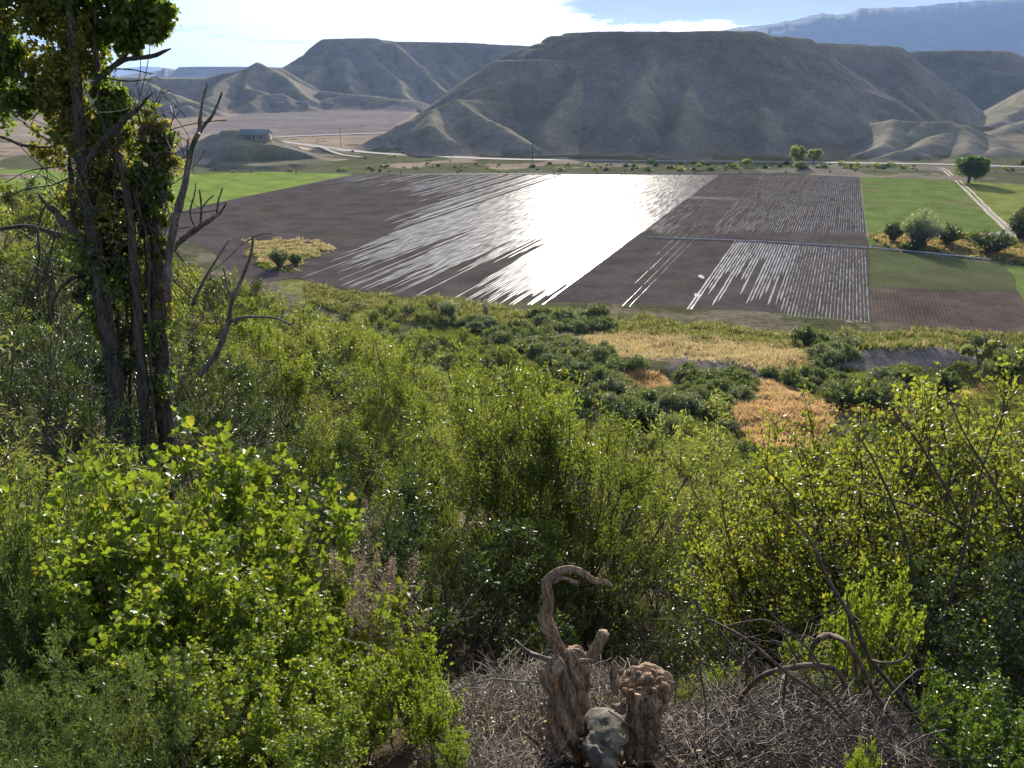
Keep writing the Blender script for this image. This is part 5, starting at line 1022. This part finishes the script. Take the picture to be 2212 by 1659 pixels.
for i, (u, v, D, w, lab) in enumerate([
 (312, 985, 3.9, 1.0, 'tallest currant bush with upright leafy shoots below the vine covered tree'), (120, 1085, 3.8, 1.0, 'currant bush at the far left below the tree shade'), (455, 1050, 4.0, 1.0, 'currant bush just right of the tallest one'),
 (600, 1150, 3.7, 1.0, 'currant bush beside the feathery dry weeds'), (-20, 1150, 3.3, 1.1, 'currant bush cut by the left picture edge'), (240, 1180, 3.1, 1.1, 'dense currant bush in front of the tallest one'),
 (430, 1250, 3.0, 1.1, 'dense currant bush at the heart of the left foreground'), (600, 1330, 2.9, 1.1, 'currant bush left of the dark gap with dry weeds'), (880, 1370, 3.0, 0.8, 'currant bush at the left end of the center brush pile'),
 (760, 1450, 2.7, 1.1, 'low currant bush left of the center brush pile'), (930, 1480, 2.45, 0.8, 'low currant bush overlapping the twigs of the center pile'), (520, 1450, 2.4, 1.3, 'shaded low currant bush at the bottom left of center'),
 (330, 1440, 2.45, 1.2, 'shaded low currant bush behind the feathery rabbitbrush'), (680, 1560, 2.1, 1.4, 'lowest currant bush at the bottom edge left of the twigs'), (980, 1590, 2.2, 0.7, 'small currant sprig at the bottom edge among the twigs'),
 (1900, 1225, 3.6, 0.5, 'currant bush under the serviceberry with bright top leaves'),
 (2080, 1440, 2.9, 0.7, 'currant bush right of the hooped limb'), (2170, 1500, 2.5, 1.1, 'lowest right currant bush in the corner'), (1560, 1440, 3.3, 0.9, 'small bright currant plant between the two brush piles'), (1480, 1480, 3.1, 0.7, 'sprawling currant vine right behind the burl stump'),
 (1745, 1400, 3.4, 0.8, 'currant plant seen through the hooped limb'), (1870, 1600, 2.2, 0.4, 'tiny green currant sprig at the foot of the right pile')]): top(cur, u, v, D, 1.42, lab, (3 if i % 3 else 0) if u > 1850 else i % 3, w)
for u, v, D, w, lab in ((110, 1430, 2.1, 0.9, 'feathery grey green rabbitbrush filling the bottom left corner'), (280, 1470, 2.1, 0.9, 'feathery rabbitbrush right of the corner one'), (30, 1530, 1.9, 0.9, 'lowest feathery rabbitbrush at the left edge'),
 (-95, 895, 3.6, 0.5, 'yellow green rabbitbrush tip reaching in from the left edge, upper of two'), (-75, 1020, 3.0, 0.5, 'yellow green rabbitbrush tip reaching in from the left edge, lower of two')): top(rab, u, v, D, 1.0, lab, None, w)
for i, (u, v, D, w, lab) in enumerate(((2030, 835, 5.6, 0.95, 'tall open serviceberry bush with dark slanting branches on the right'), (2230, 800, 5.4, 1.0, 'tall serviceberry bush cut by the right picture edge'), (1850, 905, 6.2, 0.85, 'lower serviceberry bush left of the tall open one'), (1960, 1080, 4.9, 1.0, 'dense serviceberry bush in front of the tall open one'), (2160, 1080, 4.6, 1.0, 'dense serviceberry bush low at the right edge'), (1800, 1130, 5.8, 0.8, 'small serviceberry bush nearest the brush pile limbs'), (2150, 850, 6.4, 1.0, 'serviceberry bush at the back of the right clump'), (1960, 850, 6.8, 0.9, 'serviceberry bush at the back left of the right clump'), (1750, 1010, 6.8, 0.8, 'outermost low serviceberry bush on the left flank of the right clump'), (2090, 940, 5.2, 1.0, 'leafy serviceberry bush in the middle of the right clump'))): top(ser, u, v, D, 2.8, lab, i % 2, w)
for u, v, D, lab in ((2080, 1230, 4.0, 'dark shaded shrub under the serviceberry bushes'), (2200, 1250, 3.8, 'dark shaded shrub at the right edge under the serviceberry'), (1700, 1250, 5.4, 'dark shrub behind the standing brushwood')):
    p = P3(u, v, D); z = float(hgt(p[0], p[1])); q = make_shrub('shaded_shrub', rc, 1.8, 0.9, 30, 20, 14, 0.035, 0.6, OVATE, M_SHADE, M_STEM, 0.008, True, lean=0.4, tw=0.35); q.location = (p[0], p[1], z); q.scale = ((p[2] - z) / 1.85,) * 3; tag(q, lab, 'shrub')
for k_ in (cur, rab, ser): k_.clean()
for i, pts in enumerate(([(2230, 1560, 9), (2160, 1350, 8), (2090, 1150, 7), (2000, 980, 5), (1930, 890, 3)], [(2230, 1380, 8), (2120, 1180, 7), (1990, 1100, 6), (1860, 1060, 3)], [(2240, 1230, 8), (2150, 1050, 6), (2080, 930, 4), (2040, 830, 2)], [(1990, 1380, 8), (1960, 1180, 7), (1900, 1020, 5), (1840, 920, 2)], [(2020, 1400, 8), (2080, 1200, 6), (2120, 1020, 4), (2180, 860, 2)])):
    o = limb('leaning_branch', pts, 4.9 - 0.2 * i, M_STEM, None, 26, 7, 0.08, 40 + i); tag(o, ('thick dark branch leaning up left through the right bush', 'dark branch running low and flat to the left in the right bush', 'dark branch leaning up left near the right edge', 'dark upright branch at the left side of the right bush', 'dark branch leaning up right in the right bush')[i], 'branch')
# feathery dry weeds
def weed(u0, v0, D, n, rng, label):
    p = P3(u0, v0, D); z = float(hgt(p[0], p[1])); root = empty('dry_weed', (p[0], p[1], z)); tag(root, label, 'weed', None); H = p[2] - z; a = rng.rand(n) * 2 * pi; s = np.linspace(0, 1, 6)[None, :, None]
    tip = np.column_stack([np.cos(a) * 0.22 + 0.12, np.sin(a) * 0.2, H * rng.uniform(0.75, 1.1, n)]); C = tip[:, None] * s + np.stack([0 * s[..., 0], 0 * s[..., 0], (0.25 * H * s * (1 - s))[..., 0]], -1)
    V, F = tubes(C, np.full((n, 6), 0.0016), 3, cap=False); mk('stem', V, F, M_TWIG, root)
    m_ = 260; i = np.repeat(np.arange(n), m_); w = rng.uniform(0.72, 1.05, n * m_)[:, None]; P = tip[i] * w + np.array([0, 0, 1]) * 0.25 * H * w * (1 - w) + rng.normal(size=(n * m_, 3)) * 0.022 * (1.2 - np.abs(w - 0.86) * 5).clip(0.2)
    leafmesh('seed_head', P, rng.normal(size=P.shape), 0.010, 0.005, LANCE, M_SEED, rng, root, 0.1)
M_SEED = leafmat('dry_seed_head', (0.26, 0.19, 0.14), (0.38, 0.29, 0.21), (0.42, 0.34, 0.26), 0.4, tcol=(1.1, 1.05, 1.0))
rw = RS(606)
for u, v, lab in ((700, 1200, 'feathery dry brown weed, uppermost of the tuft beside the dark gap'), (745, 1170, 'feathery dry brown weed at the top right of the tuft'), (780, 1250, 'feathery dry weed leaning right in the middle of the tuft'), (790, 1310, 'lowest feathery dry weed of the tuft above the pale bent twig')): weed(u, v, 3.9, 12, rw, lab)
# ------------------------------------------------------------------ the big vine covered tree on the left
TD = 12.0
b2 = P3(300, 1150, TD); tr = empty('cottonwood_tree', (b2[0], b2[1], float(hgt(b2[0], b2[1])))); tag(tr, 'tall multi stemmed cottonwood wrapped in vines with bare dead branches on the left', 'tree')
TR = [[(300, 1260, 74), (262, 1000, 66), (250, 800, 60), (228, 690, 54), (214, 590, 50), (200, 500, 46), (182, 420, 42), (176, 330, 38), (168, 230, 34), (160, 120, 30), (150, 0, 26), (140, -120, 18), (135, -220, 8)],
 [(370, 1260, 66), (365, 1000, 58), (350, 850, 50), (341, 683, 44), (340, 572, 38), (338, 497, 34), (345, 423, 28), (345, 348, 24), (335, 290, 16), (338, 262, 8)],
 [(285, 1230, 50), (262, 900, 44), (248, 690, 40), (240, 560, 36), (238, 450, 36), (246, 350, 30), (248, 320, 26), (262, 300, 22), (280, 287, 18), (288, 262, 9)],
 [(330, 1200, 40), (310, 850, 34), (298, 683, 30), (287, 540, 26), (280, 448, 24), (266, 380, 20), (252, 330, 18)],
 [(355, 800, 30), (342, 560, 28), (316, 472, 26), (294, 423, 24), (269, 366, 22), (250, 330, 18)]]
for k_, du in enumerate((-38, -20, 8, 24, 48, 66, 84)):
    r0_ = RS(900 + k_); TR.append([(300 + du * 0.9 + r0_.uniform(-10, 10), 1180, 13), (280 + du + r0_.uniform(-12, 12), 900, 11), (268 + du * 0.9 + r0_.uniform(-16, 16), 700, 10), (262 + du * 0.9 + r0_.uniform(-20, 20), 540, 8), (250 + du + r0_.uniform(-25, 25), 420, 6), (245 + du + r0_.uniform(-30, 30), 320, 3)])
for i, p in enumerate(TR):
    L = PL(p, TD + 0.25 * (i % 3 - 1), 60); L[:, 3] *= 0.58; V, F = gnarl(L, 26, 200 + i, flutes=9, amp=0.22, twist=0.7, lump=0.3); mk('trunk', V - np.array(tr.location), F, M_BARK, tr, True)
BRN = [[(206, 547, 26), (184, 534, 22), (160, 500, 20), (140, 480, 18), (119, 457, 14), (99, 440, 10), (84, 420, 5)], [(160, 494, 18), (161, 440, 18), (159, 410, 16), (154, 380, 12), (150, 340, 6)],
 [(176, 526, 16), (148, 512, 14), (119, 505, 12), (79, 492, 11), (45, 489, 10), (0, 495, 9), (-60, 510, 6)], [(214, 606, 9), (196, 598, 9), (179, 596, 8), (149, 606, 7), (119, 641, 6), (104, 690, 3)],
 [(222, 672, 8), (200, 668, 8), (180, 676, 7), (158, 700, 4)], [(187, 352, 15), (213, 317, 14), (233, 293, 13), (267, 260, 11), (300, 233, 8), (318, 212, 5), (334, 199, 3)],
 [(200, 200, 14), (217, 169, 13), (240, 147, 12), (267, 130, 11), (290, 126, 10), (312, 124, 9), (338, 119, 9), (352, 112, 7), (370, 105, 3)], [(254, 138, 10), (270, 118, 10), (287, 100, 9), (300, 82, 7), (316, 64, 4)],
 [(220, 262, 11), (216, 230, 11), (213, 187, 10), (212, 140, 10), (205, 110, 9), (204, 70, 8), (206, 33, 7), (207, -20, 6)], [(212, 140, 5), (219, 128, 3)],
 [(362, 650, 18), (364, 560, 17), (374, 500, 17), (388, 440, 16), (399, 400, 15), (408, 350, 13), (418, 310, 12), (429, 288, 11)], [(429, 288, 9), (433, 253, 8), (438, 217, 6), (448, 181, 4)], [(429, 290, 9), (440, 272, 8), (455, 255, 7), (468, 230, 6), (480, 199, 4)],
 [(409, 350, 7), (405, 330, 6), (406, 300, 4)], [(364, 550, 12), (392, 520, 12), (422, 497, 11), (440, 485, 10), (460, 471, 8), (478, 457, 6), (490, 436, 3)], [(433, 488, 6), (435, 448, 5), (431, 410, 3)], [(435, 450, 4), (450, 432, 3), (462, 422, 2)],
 [(468, 464, 4), (472, 433, 4), (481, 406, 3)], [(424, 495, 5), (411, 460, 4), (420, 420, 3), (423, 395, 2)], [(120, 505, 5), (108, 560, 4), (118, 620, 4), (124, 690, 3)], [(80, 491, 5), (84, 560, 4), (60, 620, 3), (40, 680, 2)],
 [(100, 440, 5), (84, 480, 4), (82, 540, 3)], [(120, 505, 4), (96, 590, 4), (60, 660, 3), (30, 720, 2)], [(0, 295, 6), (20, 302, 7), (50, 314, 7), (90, 318, 5), (120, 316, 3)],
 [(210, 148, 4), (280, 150, 3), (330, 160, 2)], [(218, 165, 3), (270, 175, 3), (320, 172, 1.5)], [(340, 420, 8), (352, 360, 7), (368, 320, 6), (378, 285, 4)],
 [(300, 250, 4), (310, 290, 4)], [(346, 560, 5), (380, 610, 4), (420, 650, 3), (450, 700, 2)], [(290, 440, 5), (310, 560, 4), (330, 640, 4), (352, 720, 3)], [(160, 380, 4), (110, 400, 3), (50, 410, 3), (0, 440, 2)], [(175, 350, 4), (120, 360, 3), (60, 370, 2), (10, 395, 2)]]
for i, p in enumerate(BRN): limb('dead_branch', p, TD + 0.3 * ((i * 7) % 5 - 2) * 0.5, M_DEAD if i in (10, 11, 12, 13, 14) else M_BARK, tr, 26, 7, 0.05, 300 + i)
SN = [([(430, 812, 14), (457, 780, 13), (473, 753, 12), (493, 700, 11), (500, 656, 10), (518, 612, 8), (533, 576, 7), (543, 545, 6), (548, 508, 4)], []), ([(499, 640, 6), (489, 612, 5), (483, 578, 4)], []), ([(499, 694, 6), (520, 686, 6), (548, 684, 5), (573, 685, 5), (600, 688, 4), (625, 700, 4), (640, 714, 3)], []), ([(546, 512, 3), (570, 505, 2.5), (595, 507, 2), (608, 521, 1.5)], []), ([(546, 514, 2.5), (520, 530, 2), (490, 560, 2), (440, 600, 1.5)], [])]
sn = empty('dead_sapling', P3(430, 830, 11.0)); tag(sn, 'leafless grey forked sapling standing right of the vine covered tree', 'dead tree')
for i, (p, _) in enumerate(SN): limb('branch' if i else 'trunk', p, 11.0, M_DEAD, sn, 26, 7, 0.03, 400 + i)
o = limb('bare_pole', [(415, 660, 7), (440, 606, 6), (468, 560, 5), (495, 517, 3)], 11.4, M_DEAD, None, 14, 6, 0.02, 420); tag(o, 'straight bare stick slanting right between the tree and the dead sapling', 'dead branch')
# leaves: (u, v, ru, rv, n, material)
BL = [(300, 38, 72, 52, 5200, 0), (330, 15, 44, 40, 2200, 0), (345, 60, 24, 22, 500, 0), (232, 50, 60, 60, 3000, 0), (280, 95, 40, 26, 900, 0), (60, -20, 130, 60, 5000, 0), (220, -60, 150, 60, 5000, 0), (-30, 60, 60, 90, 2600, 0),
 (100, 45, 100, 60, 3600, 1), (25, 115, 55, 55, 1500, 0), (120, 130, 75, 60, 3000, 1), (60, 215, 55, 55, 1700, 0), (10, 190, 45, 80, 1300, 0), (140, 215, 62, 62, 3000, 1), (185, 100, 40, 90, 2200, 1), (190, 290, 44, 60, 2400, 1), (120, 320, 42, 55, 1300, 1), (250, 222, 34, 34, 1300, 0), (225, 190, 26, 40, 800, 0),
 (250, 275, 34, 40, 1300, 0), (215, 400, 36, 70, 2200, 1), (225, 500, 42, 70, 2600, 2), (205, 560, 30, 50, 900, 2), (330, 268, 26, 34, 700, 1), (350, 300, 26, 36, 900, 0), (318, 300, 22, 44, 600, 1), (325, 365, 36, 48, 1900, 0), (310, 420, 38, 45, 1700, 0), (350, 400, 24, 40, 700, 0), (285, 380, 40, 40, 1100, 1), (240, 470, 26, 60, 1300, 1), (200, 620, 40, 60, 900, 2), (300, 600, 50, 70, 1300, 2), (262, 560, 40, 60, 1200, 2), (340, 640, 30, 60, 700, 1), (180, 480, 24, 40, 600, 1), (190, 380, 34, 60, 1500, 1), (270, 720, 70, 60, 1500, 2), (240, 340, 36, 50, 1300, 1), (170, 280, 44, 50, 1500, 1), (250, 380, 130, 150, 1900, 1), (270, 560, 110, 140, 1500, 0), (190, 220, 120, 110, 1500, 0), (330, 330, 60, 90, 900, 0), (225, 690, 46, 60, 1100, 0), (330, 700, 50, 60, 1100, 0), (250, 800, 70, 60, 1200, 2), (340, 820, 50, 60, 900, 0), (300, 480, 34, 60, 1000, 2), (350, 460, 18, 50, 400, 0),
 (350, 560, 24, 34, 420, 0), (335, 520, 24, 30, 360, 0), (260, 430, 30, 80, 1000, 2), (160, 430, 44, 50, 500, 1), (270, 640, 30, 50, 300, 0), (345, 345, 34, 30, 700, 1)]
r_ = RS(515)
for mi, (nm, mat, tm_, L_) in enumerate((('crown', M_COTTON, HEART, 0.075), ('vine_foliage', M_VINE, OVATE, 0.062), ('ivy_foliage', M_SHADE, OVATE, 0.055))):
    PP = []
    for (u, v, ru, rv, n, k_) in BL:
        if k_ != mi: continue
        q = mpp(u, v, TD); c = np.array(P3(u, v, TD)); sub = nrm(r_.normal(size=(max(5, n // 90), 3))) * (r_.rand(max(5, n // 90), 1) ** 0.5); ii = r_.randint(0, len(sub), int(n * (0.62 if k_ < 2 else 1.0))); d = r_.normal(size=(len(ii), 3)) * 0.13
        PP.append(c + (sub[ii] + d) * np.array([ru * q, max(ru, rv) * q * 0.8, rv * q]))
    P = np.concatenate(PP); leafmesh(nm, P - np.array(tr.location), r_.normal(size=P.shape) - np.array([0, 0, 0.5]), L_ * r_.uniform(0.6, 1.2, len(P)), L_ * 0.75, tm_, mat, r_, tr, 0.2)
# hanging vine stems and fine dead twigs in the tree
n = 600; u = r_.uniform(90, 390, n); v = r_.uniform(180, 760, n); C = []
for a, b in zip(u, v):
    d = TD + r_.normal() * 0.4; p0 = np.array(P3(a, b, d)); L_ = r_.uniform(0.15, 0.75); dr_ = nrm(np.array([r_.normal() * 0.5, r_.normal() * 0.4, -1.0 if r_.rand() < 0.7 else 0.4])); s = np.linspace(0, 1, 7)[:, None]; C.append(p0 + dr_ * s * L_ + r_.normal(size=3) * 0.3 * L_ * s * s)
V, F = tubes(np.array(C), np.full((n, 7), 0.006), 4, cap=False); tag(mk('vine_stem', V - np.array(tr.location), F, M_STEM, tr), kind='stuff')
# ------------------------------------------------------------------ the air
hz, t, out = newmat('valley_haze'); vol = t.new('ShaderNodeVolumePrincipled'); vol.inputs['Color'].default_value = (0.36, 0.56, 1.0, 1); vol.inputs['Density'].default_value = 0.00004; vol.inputs['Anisotropy'].default_value = 0.3
t.l.new(vol.outputs[0], out.inputs['Volume']); mb = MB(); mb.box((0, 0, 548.5), (49000, 49000, 1100)); o = mb.build('haze', hz); tag(o, None, None, None, 'stuff')
cy.volume_bounces = 0
